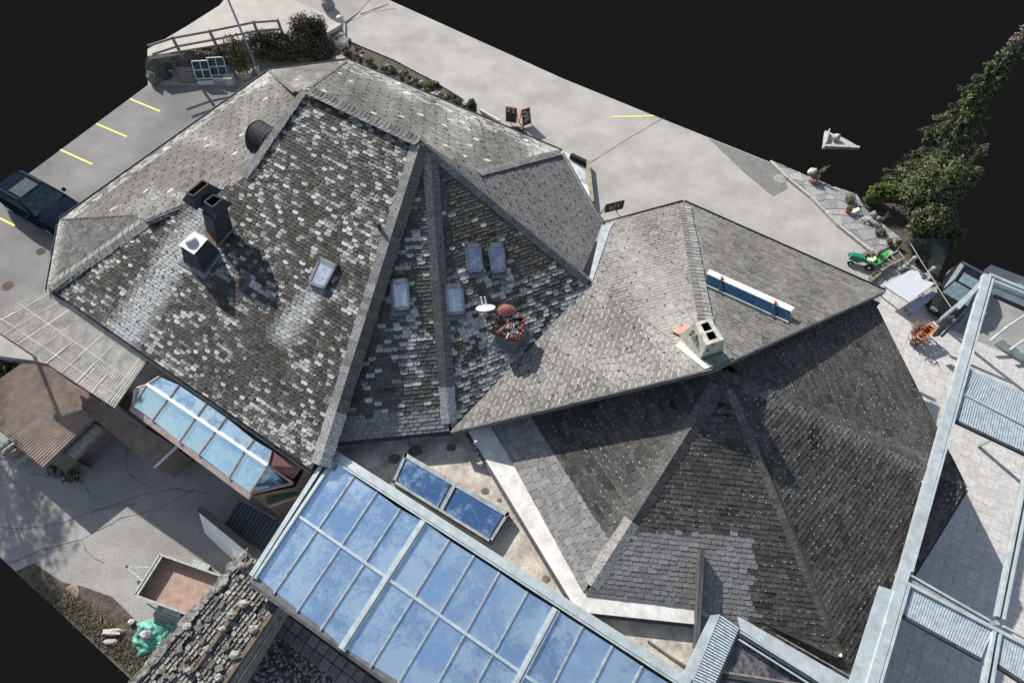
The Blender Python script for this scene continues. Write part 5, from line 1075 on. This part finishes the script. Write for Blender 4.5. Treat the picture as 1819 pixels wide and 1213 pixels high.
# ------------------------------------------------------------------ terrace: deck tiles
deck = thing('terrace', '-', 'x', G(1700, 800, 0)); del deck['ob']['category'], deck['ob']['label']; deck['ob']['kind'] = 'structure'
dpx = [(1545, 500), (1575, 480), (1640, 520), (1680, 535), (1700, 590), (1760, 612), (1840, 650), (2000, 740), (2000, 1420), (1400, 1420), (1480, 1200), (1600, 1050), (1660, 870), (1560, 640)]
DQ = [(G(u, v).x, G(u, v).y) for u, v in dpx]; MB().prism([G(u, v, .004) for u, v in dpx], (0, 0, -.15)).build('bed', M('joint_sand', (.3, .3, .295), 1, var=.2), deck)
td = Vector((math.cos(math.radians(-32)), math.sin(math.radians(-32)), 0)); tn = Vector((-td.y, td.x, 0)); o0 = G(1700, 950); ts = .41
m_tile = tint_mat('deck_tile', .85, .12, .16, 7); til = []
for i in range(-40, 40):
    for j in range(-40, 40):
        c = o0+td*(i*ts)+tn*(j*ts+(.0 if i % 2 else .0))
        if not all(pt_in(DQ, ((c+td*a+tn*b).x, (c+td*a+tn*b).y)) for a in (-.19, .19) for b in (-.19, .19)): continue
        u, v = proj(c)
        if not (-30 < u < 1850 and -30 < v < 1250): continue
        x = RNG.uniform(.44, .5); til.append(((c-_O).length, c, (x, x*.99, x*.975, 0), RNG.uniform(-.003, .003)))
til.sort(key=lambda t: t[0]); rz = math.radians(-32); rest = MB()
# tiles hidden under the roofs cannot be seen; keep the single pieces for the open terrace
vis = [t for t in til if proj(t[1])[0] > 1560]; hid = [t for t in til if proj(t[1])[0] <= 1560]
for k, (d_, c, col, dz_) in enumerate(vis):
    (MB() if k < 300 else rest).box(c+Vector((0, 0, .012+dz_)), (ts-.008, ts-.008, .03), rz, tint=col) if k >= 300 else MB().box(c+Vector((0, 0, .012+dz_)), (ts-.008, ts-.008, .03), rz, tint=col).build('paving_tile', m_tile, deck, tinted=True)
for d_, c, col, dz_ in hid: rest.box(c+Vector((0, 0, .012+dz_)), (ts-.008, ts-.008, .03), rz, tint=col)
if rest.v: rest.build('paving_tiles', m_tile, deck, tinted=True, kind='stuff')
sheet('lower_road', [(1700, 592), (1760, 500), (2000, 560), (2000, 738), (1842, 650), (1762, 612)], M('road_grey', (.26, .26, .25), .95, var=.2, scale=1), .01)
# ------------------------------------------------------------------ pergola
pg = thing('steel_pergola', 'pale blue steel pergola with ribbed shutters over the tiled terrace', 'pergola', G(1700, 900, 0)); ZP = 3.6
def beam(a, b, w_, h_, name='beam', z=ZP, mat=m_steel): return MB().bar(G(*a, z), G(*b, z), w_, h_).build(name, mat, pg)
beam((1752, 490), (1607, 1010), .3, .2); beam((1607, 1010), (1530, 1270), .3, .2); beam((1762, 497), (1617, 1016), .05, .26, 'rail'); beam((1612, 1040), (1548, 1260), .06, .26, 'rail')
MB().prism([G(1562, 1040, 3.66), G(1592, 1050, 3.66), G(1545, 1260, 3.66), G(1492, 1260, 3.66)], (0, 0, -.04)).build('flashing', m_steel, pg)
beam((1842, 740), (1770, 1095), .08, .2); beam((1852, 745), (1780, 1100), .07, .2, 'rail'); beam((1764, 1120), (1738, 1260), .09, .2); beam((1775, 1120), (1752, 1260), .06, .2, 'rail')
MB().bar(G(1847, 740, 3.53), G(1776, 1098, 3.53), .12, .1).build('channel', m_darkmetal, pg); MB().bar(G(1769, 1115, 3.53), G(1744, 1260, 3.53), .1, .1).build('channel', m_darkmetal, pg)
beam((1756, 489), (1860, 533), .12, .2); beam((1762, 500), (1860, 540), .08, .2, 'rail'); MB().bar(G(1764, 512, 3.3), G(1860, 553, 3.3), .22, .3).build('beam', m_steel, pg); MB().bar(G(1766, 524, 3.0), G(1860, 566, 3.0), .12, .2).build('rail', m_darkmetal, pg)
m_rib = M('shutter_rib', (.44, .52, .57), .55, .2, var=.25, scale=6)
def shutter(q, n, mat=m_rib):
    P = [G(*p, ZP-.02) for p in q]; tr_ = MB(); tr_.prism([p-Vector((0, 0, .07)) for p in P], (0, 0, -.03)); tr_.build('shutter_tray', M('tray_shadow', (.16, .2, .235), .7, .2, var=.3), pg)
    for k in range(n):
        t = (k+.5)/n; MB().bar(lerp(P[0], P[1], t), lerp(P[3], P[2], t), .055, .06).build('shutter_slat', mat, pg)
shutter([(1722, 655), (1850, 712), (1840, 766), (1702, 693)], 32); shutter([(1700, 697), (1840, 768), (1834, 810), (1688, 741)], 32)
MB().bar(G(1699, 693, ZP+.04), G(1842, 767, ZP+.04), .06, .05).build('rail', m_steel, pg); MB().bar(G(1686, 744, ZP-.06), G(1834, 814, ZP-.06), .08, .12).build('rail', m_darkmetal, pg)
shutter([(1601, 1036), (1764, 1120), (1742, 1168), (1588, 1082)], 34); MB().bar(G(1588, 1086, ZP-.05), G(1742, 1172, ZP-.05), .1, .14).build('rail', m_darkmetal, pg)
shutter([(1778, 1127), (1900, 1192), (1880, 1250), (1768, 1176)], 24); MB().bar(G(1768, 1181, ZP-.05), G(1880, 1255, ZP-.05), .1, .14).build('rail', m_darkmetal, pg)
beam((1598, 1029), (1900, 1186), .11, .12, 'rail', ZP+.05); beam((1612, 1019), (1757, 1102), .07, .12, 'rail', ZP); MB().bar(G(1612, 1027, ZP-.05), G(1756, 1108, ZP-.05), .16, .06).build('gravel_tray', M('pebble_tray', (.3, .31, .3), .95, var=.6, scale=28), pg); beam((1782, 1112), (1900, 1176), .06, .1, 'rail')
MB().bar(G(1609, 847, 3.35), G(1640, 856, 3.5), .06, .06).build('bracket', m_steel, pg)
beam((1750, 494), (1700, 548), .16, .1, 'brace'); MB().bar(G(1690, 562, 2.2), G(1662, 596, .9), .3, .12).build('brace', m_darkmetal, pg); MB().bar(G(1733, 536, 2.3), G(1672, 598, .6), .1, .12).build('brace', m_darkmetal, pg)
for p in ((1755, 497), (1604, 1018), (1772, 1105), (1850, 735)): q = G(*p, ZP-.1); MB().bar(Vector((q.x, q.y, 0)), q, .12, .12, (1, 0, 0)).build('post', m_steel, pg)
# terrace edge barriers beyond the deck
gb = thing('glass_barrier', 'low greenish glass barrier along the terrace edge under pergola', 'barrier', G(1770, 640, 0)); mgb = M('barrier_glass', (.45, .52, .5), .25, .1, var=.2, bump=0)
for a, b in (((1765, 612), (1800, 635)), ((1800, 635), (1850, 668))): MB().prism([G(*a, 0), G(*b, 0), G(*b, 0)+Vector((0, 0, .5)), G(*a, 0)+Vector((0, 0, .5))], (.02, .03, 0)).build('panel', mgb, gb)
rl = thing('pipe_rail', 'long pale handrail slanting over the grey road beyond pergola', 'handrail', G(1790, 580, 0)); MB().path([G(1758, 606, .5), G(1790, 580, .9), G(1840, 548, .9)], .06).build('rail', m_steel, rl); MB().path([G(1793, 622, .5), G(1840, 590, .9)], .06).build('rail', m_steel, rl)
p = G(1751, 557, .05); solo(MB().blob(p, .07, 3, .3, 1), 'litter', m_white, 'tiny white scrap on the grey road beyond the pergola', 'litter', p)
# bottom ribbed canopy and dark glazing
bc = thing('ribbed_canopy', 'pale ribbed metal canopy beside the dark glazed strip at bottom', 'canopy', G(1270, 1150, 0)); zb = 3.15
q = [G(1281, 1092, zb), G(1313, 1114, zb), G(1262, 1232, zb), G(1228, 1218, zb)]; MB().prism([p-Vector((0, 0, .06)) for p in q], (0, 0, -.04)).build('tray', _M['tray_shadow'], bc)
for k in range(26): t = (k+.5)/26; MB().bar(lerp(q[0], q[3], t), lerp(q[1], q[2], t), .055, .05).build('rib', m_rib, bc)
MB().prism([G(1262, 1092, zb), G(1280, 1090, zb), G(1226, 1222, zb), G(1205, 1216, zb)], (0, 0, -.08)).build('flashing', m_steel, bc)
MB().prism([G(1310, 1094, zb+.05), G(1322, 1100, zb+.05), G(1520, 1214, zb+.05), G(1560, 1250, zb+.05), G(1520, 1255, zb+.05), G(1316, 1118, zb+.05)], (0, 0, -.06)).build('beam', m_steel, bc)
for k, (du, dv) in enumerate(((-1, 6), (-2, 12), (-4, 19))): MB().bar(G(1316+du, 1116+dv, zb-.03*k), G(1500+du, 1232+dv, zb-.03*k), .05, .08).build('rail', m_steel if k != 1 else m_darkmetal, bc)
MB().bar(G(1381, 1128, zb-.1), G(1512, 1202, zb-.1), .04, .05).build('rail', m_wood, bc)
dg = thing('dark_glazing', 'dark glass strip with dim reflections under the bottom canopy beam', 'glazing', G(1380, 1190, 0)); mdg = glass_mat('dim_glass', (.05, .06, .07), (.2, .19, .18), .3, .15, .58, 2.5)
MB().prism([G(1312, 1128, 2.9), G(1500, 1245, 2.9), G(1480, 1300, 2.9), G(1270, 1230, 2.9)], (0, 0, -.03)).build('pane', mdg, dg); MB().bar(G(1285, 1193, 2.94), G(1470, 1222, 2.94), .06, .06).build('bar', m_wood, dg); MB().bar(G(1284, 1199, 2.93), G(1470, 1229, 2.93), .1, .05).build('bar', m_darkmetal, dg)
# ------------------------------------------------------------------ trailer and tarpaulin
yard_level(True)
tl_ = thing('box_trailer', 'open box trailer with grey green sides and reddish load bed', 'trailer', G(320, 1040, 0)); zt_ = .95
cor = [(284, 984), (400, 1025), (355, 1098), (238, 1056)]; T = [G(*p, zt_) for p in cor]; zf = .55
MB().prism([Vector((p.x, p.y, zf-DY)) for p in T], (0, 0, -.06)).build('load_bed', M('reddish_bed', (.36, .25, .21), .9, var=.22, scale=4), tl_)
m_ts = M('trailer_side', (.2, .22, .2), .7, .2, var=.4, scale=7); m_te = M('trailer_edge', (.4, .43, .4), .5, .4, var=.35, scale=9)
for k in range(4):
    a, b = T[k], T[(k+1) % 4]; MB().bar(a+Vector((0, 0, -.22)), b+Vector((0, 0, -.22)), .04, .42).build('side_panel', m_ts, tl_); MB().bar(a, b, .08, .06).build('side_rail', m_te, tl_)
MB().bar(lerp(T[0], T[3], .03)+(T[1]-T[0]).normalized()*.14, lerp(T[0], T[3], .97)+(T[1]-T[0]).normalized()*.14, .08, .08).build('inner_rail', m_te, tl_)
h = G(226, 1006, .45); MB().bar(lerp(T[0], T[3], .3)-Vector((0, 0, .45)), h, .06, .06).build('drawbar', m_te, tl_); MB().bar(lerp(T[0], T[3], .72)-Vector((0, 0, .45)), h, .06, .06).build('drawbar', m_te, tl_); MB().blob(h, .07, 1, 0, 1).build('coupling', m_darkmetal, tl_)
ax_ = (T[1]-T[0]).normalized(); sx = Vector((-ax_.y, ax_.x, 0))
for e, sg_ in ((lerp(T[0], T[1], .55), 1), (lerp(T[3], T[2], .55), -1)):
    c = Vector((e.x, e.y, .32-DY))+sx*sg_*.12; w_ = MB().lathe(c-sx*.08, [(.2, 0), (.3, .03), (.3, .13), (.2, .16)], 18, axis=sx).build('wheel', m_rubber, tl_); MB().lathe(c-sx*.085, [(.04, 0), (.16, .01), (.16, .16), (.04, .17)], 12, axis=sx).build('rim', m_steel, child(w_, tl_))
    MB().prism([c+Vector((0, 0, .34))+ax_*.4-sx*.12, c+Vector((0, 0, .34))-ax_*.4-sx*.12, c+Vector((0, 0, .34))-ax_*.4+sx*.12, c+Vector((0, 0, .34))+ax_*.4+sx*.12], (0, 0, -.03)).build('mudguard', m_te, tl_)
MB().path([G(262, 1072, .5), G(290, 1090, .45), G(330, 1104, .5), G(352, 1104, .6)], .03).build('rope_rail', m_te, tl_)
tp_ = thing('green_tarpaulin', 'crumpled green tarpaulin heap with a grey stone on it', 'tarpaulin', G(270, 1130, 0))
def tarp(u, v):
    p = G(lerp(240, 306, u)+5*math.sin(9*v), lerp(1102, 1162, v)+4*math.sin(8*u+1), 0); e = min(u, 1-u, v, 1-v)*2; r = min(1, e*3.); 
    return p+Vector((0, 0, .03+.22*r*(.7+.5*fbm(p.x, p.y, 1.3, 4))+.05*math.sin(16*(u+.6*v)+5*fbm(p.x, p.y, 1.)*2)*r+.03*math.sin(23*(u-v))*r))
MB().grid(tarp, 40, 36).build('sheet', M('tarp_green', (.05, .24, .18), .6, var=.35, scale=3, bump=.4, bscale=9, col2=(.12, .36, .29)), tp_, smooth=True)
p = tarp(.5, .5)+Vector((0, 0, .1)); solo(MB().blob(p, (.22, .18, .15), 77, .35, 2, tint=(.36, .34, .36, 0)), 'stone', ms_st, 'mottled stone holding down the green tarpaulin', 'stone', p, tinted=True)
p = G(233, 1104, .1); solo(MB().blob(p, (.13, .11, .1), 78, .3, 2, tint=(.5, .46, .42, 0)), 'stone', ms_st, 'pale stone at the corner of the green tarpaulin', 'stone', p, tinted=True)
p = G(200, 1122, .1); solo(MB().blob(p, (.42, .14, .13), 79, .4, 2, tint=(.42, .4, .36, 0)), 'log', ms_st, 'long pale log lying in the dry verge', 'log', p, tinted=True)
p = G(196, 1140, .08); solo(MB().blob(p, (.28, .12, .1), 80, .4, 2, tint=(.36, .34, .3, 0)), 'log', ms_st, 'short pale log below the long one in dry verge', 'log', p, tinted=True)
sheet('verge', [(60, 1000), (112, 1034), (150, 1042), (200, 1060), (240, 1100), (300, 1160), (270, 1225), (240, 1211), (100, 1082), (28, 1014)], m_soil, .006)
mb = MB()
for k in range(2600):
    t = RNG.random(); u = lerp(95, 262, t)+RNG.uniform(-26, 26); v = lerp(1062, 1205, t)+RNG.uniform(-34, 24)
    if v > 990+.929*u-8 or v < 985+.62*u-12: continue
    c = G(u, v, .03); b = RNG.choice(BROWN+[(.2, .17, .12), (.16, .14, .1), (.06, .08, .03)]); a = RNG.uniform(0, 6.3); s_ = RNG.uniform(.05, .16); e = c+Vector((math.cos(a)*s_, math.sin(a)*s_, RNG.uniform(0, .12))); x = Vector((-math.sin(a), math.cos(a), 0))*.018; mb.add([c-x, c+x, e+x*.3, e-x*.3], [(0, 1, 2, 3)], (*b, 0))
mb.build('dry_grass', m_leaf, kind='stuff', tinted=True)
mb = MB()
for k in range(2600):
    u = RNG.uniform(-30, 52); v = RNG.uniform(590, 700); leaves(mb, G(u, v, RNG.uniform(.9, 1.9)), .25, 1, .1, [(.02, .03, .012), (.035, .05, .02), (.015, .02, .01), (.05, .06, .02)], shell=0)
m_ = mb; solo(mb, 'shrub', m_leaf, 'dark shrub in the corner between canopy and brown shed', 'shrub', G(15, 650, 0), tinted=True)
yard_level(False)
# ------------------------------------------------------------------ satellite dish
sd = thing('satellite_dish', 'white satellite dish on twin arms beside the copper chimney', 'satellite dish', F3.at(862, 560)); c = G(863, 549, F3.at(862, 556).z+.55); axv = Vector((-.08, .62, .78))
mb = MB(); mb.lathe(c, [(.02, -.05), (.16, -.035), (.28, .0), (.37, .05), (.375, .055), (.28, .012), (.16, -.02), (.03, -.035)], 22, axis=axv); mb.build('dish', M('dish_white', (.75, .76, .76), .5, var=.06), sd, smooth=True)
MB().tube(F3.at(866, 562), c-axv.normalized()*.05, .035, 8).build('mast', m_steel, sd)
for x in (-.1, .04): MB().bar(c+Vector((x, .1, .0)), c+Vector((x-.08, .34, .3)), .05, .05).build('arm', m_white, sd)
# ------------------------------------------------------------------ terrace furniture and planters
def slab_table(name, lb, cat, px, z, th, legs, mat, legmat):
    P = [G(*p, z) for p in px]; c = sum(P, Vector())/len(P); t = thing(name, lb, cat, Vector((c.x, c.y, 0))); MB().prism(P, (0, 0, -th)).build('top', mat, t)
    for p in P[:4] if legs else []: q = lerp(p, c, .14); MB().bar(Vector((q.x, q.y, 0)), q-Vector((0, 0, th)), .06, .06, (1, 0, 0)).build('leg', legmat, t)
    return t
slab_table('white_table', 'large white table top with notched corner on the terrace', 'table', [(1570, 507), (1617, 479.5), (1632, 482), (1638, 496), (1652, 500), (1661, 503), (1614, 536.5)], .85, .07, True, M('white_laminate', (.5, .53, .58), .5, var=.06), m_zinc)
slab_table('blue_bench', 'long blue grey bench in front of the white table', 'bench', [(1612.8, 544.5), (1660.6, 514), (1669.7, 520.6), (1621.9, 554.4)], .5, .08, True, M('bench_blue', (.27, .31, .42), .6, var=.1), m_zinc)
def trough(lb, px, z, mat, fill):
    P = [G(*p, z) for p in px]; c = sum(P, Vector())/4; t = thing('stone_trough', lb, 'planter', Vector((c.x, c.y, 0)), 'stone troughs beside the white table'); B = [Vector((p.x, p.y, 0))+(Vector((c.x, c.y, 0))-Vector((p.x, p.y, 0)))*.04 for p in P]; I = [lerp(p, c, .2) for p in P]
    m = MB(); m.rings(B, P, caps=False); m.rings(P, I, caps=False); m.rings(I, [p-Vector((0, 0, .1)) for p in I], caps=False); m.build('trough', mat, t); MB().prism([p-Vector((0, 0, .06)) for p in I], (0, 0, -.05)).build('soil', fill, t)
m_tr = M('trough_stone', (.3, .29, .25), .95, var=.3, scale=7, bump=.5)
trough('long stone trough of gravel next to the green pedal tractors', [(1555, 471), (1575, 458), (1589, 466), (1567, 481)], .35, m_tr, M('gravel_fill', (.16, .15, .14), 1, var=.6, scale=14))
trough('small stone trough with yellow green moss at the roof corner', [(1546, 490), (1558, 479), (1566, 485), (1552, 497)], .28, m_tr, M('moss_fill', (.17, .17, .05), 1, var=.5, scale=12)); trough('dark stone trough at the end of the flagstone strip', [(1581, 452), (1596, 444), (1608, 458), (1594, 466)], .35, m_tr, m_soil)
for k, (u, v, r, lb) in enumerate(((1592, 470, .2, 'grey stone heaped between the troughs'), (1602, 464, .16, 'white stone heaped behind the troughs'), (1608, 474, .2, 'rough grey rock at the stone post foot'), (1648, 492, .24, 'mossy rock by the corner of the white table'), (1600, 478, .14, 'mottled stone at the white table corner'))): p = G(u, v, .12); solo(MB().blob(p, (r, r*.9, r*.9), k+300, .5, 2, tint=((.33, .32, .3, 0) if k != 1 else (.5, .49, .46, 0))), 'rock', ms_st, lb, 'rock', p, tinted=True)
for k, (b, t_, lb) in enumerate((((1610, 474), (1620, 456), 'pale stone bollard between the troughs and table'), ((1645, 490), (1658, 475), 'pale stone bollard at the far corner of the white table'), ((1672, 522), (1685, 505), 'pale stone bollard at the end of the blue bench'))):
    B = G(*b, 0); z = up(B, t_[1]); solo(MB().lathe(B, [(.11, 0), (.1, z*.5), (.095, z*.8), (.115, z*.86), (.09, z*.97), (.03, z)], 12), 'stone_bollard', m_stone, lb, 'bollard', B, smooth=True)
wr = [G(1612, 424, 1.1), G(1640, 470, 1.0), G(1660, 500, .95), G(1675, 525, .9), G(1690, 547, .85)]; solo(MB().path(wr, .018, 6), 'rope', M('rope_grey', (.4, .4, .38), .8, var=.2), 'thin pale rope strung along the netting to the terrace', 'rope', wr[0])
# netting fence with creeper
nf = thing('netting_fence', 'dark green netting fence grown with creeper below the conifer', 'fence', G(1650, 460, 0)); a, b = G(1614, 462, 0), G(1672, 505, 0); bk = G(1690, 425, 0)
mb = MB(); cr = MB()
P0, P1, P2, P3 = G(1611, 425, 1.15), G(1690, 425, 1.0), G(1665, 492, .3), G(1625, 458, .1)
f = lambda u, v: lerp(lerp(P0, P1, u), lerp(P3, P2, u), v)
for k in range(27):
    mb.bar(f(k/26, 0), f(k/26, 1), .014, .014); mb.bar(f(0, k/26), f(1, k/26), .014, .014)
mb.build('netting', M('netting_green', (.03, .06, .05), .8, var=.3), nf)
for k in range(2200): p = f(RNG.random(), RNG.random())-Vector((0, 0, RNG.uniform(.02, .22))); leaves(cr, p, .05, 1, .045, [(.03, .045, .03), (.06, .07, .05), (.02, .03, .02), (.12, .12, .1)], shell=0)
cr.build('creeper', m_leaf, nf, tinted=True)
for q in (P0, P3, P2): MB().bar(Vector((q.x, q.y, 0)), q+Vector((0, 0, .1)), .05, .05, (1, 0, 0)).build('post', m_zinc, nf)
# stone ornament, pots
p = G(1549, 388, .15); t = thing('stone_ornament', 'curved pale stone trough ornament among dry plants', 'ornament', G(1549, 390, 0)); A = G(1549, 376, .3)
pts = [G(1550, 376, .3), G(1557, 386, .2), G(1566, 390, .2), G(1574, 386, .25), G(1579, 375, .35)]; mb = MB()
for k in range(4): mb.tube(pts[k], pts[k+1], .17-.03*k, 10, .17-.03*(k+1))
mb.build('body', M('ornament_stone', (.28, .28, .27), .9, var=.25), t, smooth=True)
for k, (u, v, r, lb) in enumerate(((1523, 378, .26, 'white mottled rock beside the red flower pot'), (1538, 392, .26, 'grey green rock in front of the yellow green bush'), (1541, 398, .1, 'small white pebble before the grey green rock'))): p = G(u, v, .14); solo(MB().blob(p, (r, r*.85, r*.8), k+330, .5, 2, tint=((.5, .49, .49, 0), (.28, .29, .25, 0), (.65, .63, .58, 0))[k]), 'rock', ms_st, lb, 'rock', p, tinted=True)
def pot(name, lb, px, r, col, plant, n=250, h=.35):
    b = G(*px, 0.1); t = thing(name, lb, 'flower pot', b); MB().lathe(b, [(r*.65, 0), (r*.9, h*.7), (r, h), (r*.85, h), (r*.8, h*.85)], 16).build('pot', col, t, smooth=True); leaves(mb_ := MB(), b+Vector((0, 0, h+.12)), (r*1.1, r*1.1, .2), n, .045, plant, shell=.2); mb_.build('plant', m_leaf, t, tinted=True); return t
pot('flower_pot', 'red orange flower pot beside the white mottled rock', (1505, 377), .16, M('pot_red', (.42, .1, .05), .7, var=.3), LIME+[(.3, .1, .03)], h=.2)
t = pot('flower_pot', 'pink bowl planter with driftwood on the flagstones', (1443, 322), .27, M('pot_pink', (.55, .3, .29), .8, var=.2), OLIVE+[(.2, .1, .07)], 160, .3)
MB().blob(G(1443, 305, .55), (.25, .2, .22), 5, .4, 2).build('driftwood', M('driftwood', (.55, .53, .44), .9, var=.2), t)
mb = MB(); c = G(1452, 308, .5)
for k in range(14): mb.bar(c, c+Vector((RNG.uniform(.1, .5), RNG.uniform(-.1, .3), RNG.uniform(0, .5))), .03, .02)
mb.build('twigs', m_post, t, kind='stuff')
# paving fragment standing alone
fg = thing('paving_fragment', 'small triangular paving fragment with a round stone, alone in the dark', 'paving fragment', G(1490, 255, 0))
MB().prism([G(1462, 262, 0), G(1466, 232, 0), G(1500, 246, 0), G(1528, 262, 0)], (0, 0, -.15)).build('slab', m_conc, fg); MB().bar(G(1464, 260, .1), G(1526, 263, .1), .16, .18).build('kerb', m_kerb, fg)
MB().prism([G(1464, 258, 0), G(1469, 236, 0), G(1469, 236, 0)+Vector((0, 0, .3)), G(1464, 258, 0)+Vector((0, 0, .2))], (.06, 0, 0)).build('edge', m_conc, fg)
solo(MB().blob(G(1486, 244, .2), (.24, .2, .18), 4, .2, 2, tint=(.36, .36, .36, 0)), 'round_stone', ms_st, 'rounded pale stone on the lone paving fragment', 'stone', G(1486, 244, .05), smooth=True, tinted=True)
# ------------------------------------------------------------------ pedal tractors
def pedal_tractor(lb, a, b, green, seatcol, sc=1.):
    A, B = G(*a, 0), G(*b, 0); d = (B-A).normalized(); s = Vector((-d.y, d.x, 0)); L = (B-A).length; t = thing('pedal_tractor', lb, 'toy tractor', (A+B)/2, 'green pedal tractors by the troughs'); Rm = Matrix((d, s, Vector((0, 0, 1)))).transposed(); f = lambda x, y, z: A+d*x*L+s*y+Vector((0, 0, z*sc))
    MB().rings([f(0, -.13*sc, .22), f(.5, -.15*sc, .22), f(.5, .15*sc, .22), f(0, .13*sc, .22)], [f(.02, -.11*sc, .5), f(.5, -.13*sc, .55), f(.5, .13*sc, .55), f(.02, .11*sc, .5)]).build('bonnet', green, t)
    MB().bar(f(.45, 0, .28), f(.98, 0, .28), .14*sc, .1*sc).build('chassis', green, t)
    MB().box(f(.78, 0, .42), (.22*sc, .24*sc, .1*sc), mat=Rm).build('seat', seatcol, t); MB().box(f(.9, 0, .52), (.06*sc, .24*sc, .22*sc), mat=Rm).build('seat_back', seatcol, t)
    for y in (-.2, .2): MB().box(f(.85, y*sc, .46), (.3*sc, .1*sc, .05*sc), mat=Rm).build('mudguard', green, t)
    MB().tube(f(.5, 0, .5), f(.6, 0, .66), .015, 6).build('steering_column', m_rubber, t); MB().lathe(f(.6, 0, .66), [(.1*sc, 0), (.12*sc, .012), (.1*sc, .024)], 12, axis=d*.6+Vector((0, 0, 1))).build('steering_wheel', m_rubber, t)
    for x, r in ((.12, .14), (.85, .2)):
        for y in (-.26, .26):
            w_ = MB().lathe(f(x, y*sc, r)-s*.05, [(r*.7*sc, 0), (r*sc, .02), (r*sc, .08), (r*.7*sc, .1)], 14, axis=s).build('wheel', m_rubber, t); MB().lathe(f(x, y*sc, r)-s*.055, [(.02, 0), (r*.5*sc, .008), (r*.5*sc, .1), (.02, .112)], 10, axis=s).build('rim', m_white, child(w_, t))
pedal_tractor('teal green pedal tractor with a cream seat on the plaza', (1504, 462), (1547, 474), M('teal_green', (.0, .2, .13), .45, var=.15), M('cream', (.7, .62, .5), .6), 1.05)
pedal_tractor('small bright green pedal tractor behind the teal one', (1570, 456), (1545, 476), M('bright_green', (.03, .42, .05), .45, var=.15), M('bright_green2', (.05, .45, .06), .5), .85)
solo(MB().bar(G(1535, 452, .1), G(1553, 449, .1), .2, .16), 'mat', M('brick_red', (.25, .14, .12), .9, var=.3), 'reddish block behind the teal pedal tractor', 'block', G(1544, 451, 0))
# ------------------------------------------------------------------ orange cart and dry heaps on the terrace
oc_ = thing('orange_cart', 'small orange framed cart with colourful load standing on the terrace tiles', 'cart', G(1645, 600, 0)); a, b = G(1634, 601, .55), G(1658, 577, .75); d = (b-a).normalized(); s = Vector((-d.y, d.x, 0))
for y in (-.16, .16):
    MB().bar(a+s*y, b+s*y, .09, .12).build('side_rail', m_or, oc_)
    for e in (a, b): MB().bar(e+s*y, Vector(((e+s*y).x, (e+s*y).y, 0)), .05, .05).build('leg', m_or, oc_)
for t in (0, .35, .7, 1): MB().bar(lerp(a, b, t)-s*.16, lerp(a, b, t)+s*.16, .05, .05).build('rung', m_or, oc_)
MB().prism([a-s*.14-Vector((0, 0, .12)), b-s*.14-Vector((0, 0, .12)), b+s*.14-Vector((0, 0, .12)), a+s*.14-Vector((0, 0, .12))], (0, 0, -.04)).build('bed', m_post, oc_)
mb = MB()
for k in range(12): mb.blob(lerp(a, b, RNG.uniform(.1, .9))+s*RNG.uniform(-.1, .1)-Vector((0, 0, .06)), RNG.uniform(.04, .07), k, .2, 1, tint=RNG.choice([(.3, .03, .04, 0), (.35, .3, .04, 0), (.12, .08, .06, 0), (.25, .1, .05, 0)]))
mb.build('load', m_tint, oc_, tinted=True)
for (u, v, r, lb, n) in ((1622, 592, .3, 'tangled brown dry plant in a pot beside orange cart', 520), (1620, 611, .22, 'smaller brown dry plant at the near end of the orange cart', 320)):
    b = G(u, v, 0); t = thing('dry_potted_plant', lb, 'potted plant', b); MB().lathe(b, [(.13, 0), (.19, .25), (.2, .28), (.16, .28)], 14).build('pot', m_rc, t); mb = MB()
    for k in range(n//6):
        p = b+Vector((RNG.gauss(0, r*.4), RNG.gauss(0, r*.4), RNG.uniform(.25, .75))); mb.bar(p, p+Vector((RNG.uniform(-.2, .2), RNG.uniform(-.2, .2), RNG.uniform(-.05, .15))), .03, .03, tint=RNG.choice([(.22, .17, .14, 0), (.35, .3, .26, 0), (.15, .1, .08, 0), (.3, .08, .05, 0)]))
    mb.build('twigs', m_tint, t, tinted=True, kind='stuff')
# dark car with pale windscreen partly behind the bench
q = G(1707, 519, 1.05); d_ = Matrix.Rotation(math.radians(-132), 3, 'Z')@Vector((.5, 0, 0)); make_car('dark car with pale windscreen parked beyond the terrace bollards', (q.x-d_.x, q.y-d_.y, 0), math.radians(-132), M('car_paint_black', (.01, .012, .015), .7, 0, spec=.2, var=.4, scale=5, bump=0), M('pale_windscreen', (.17, .24, .27), .5, 0, var=.4, scale=5, bump=0), .8)
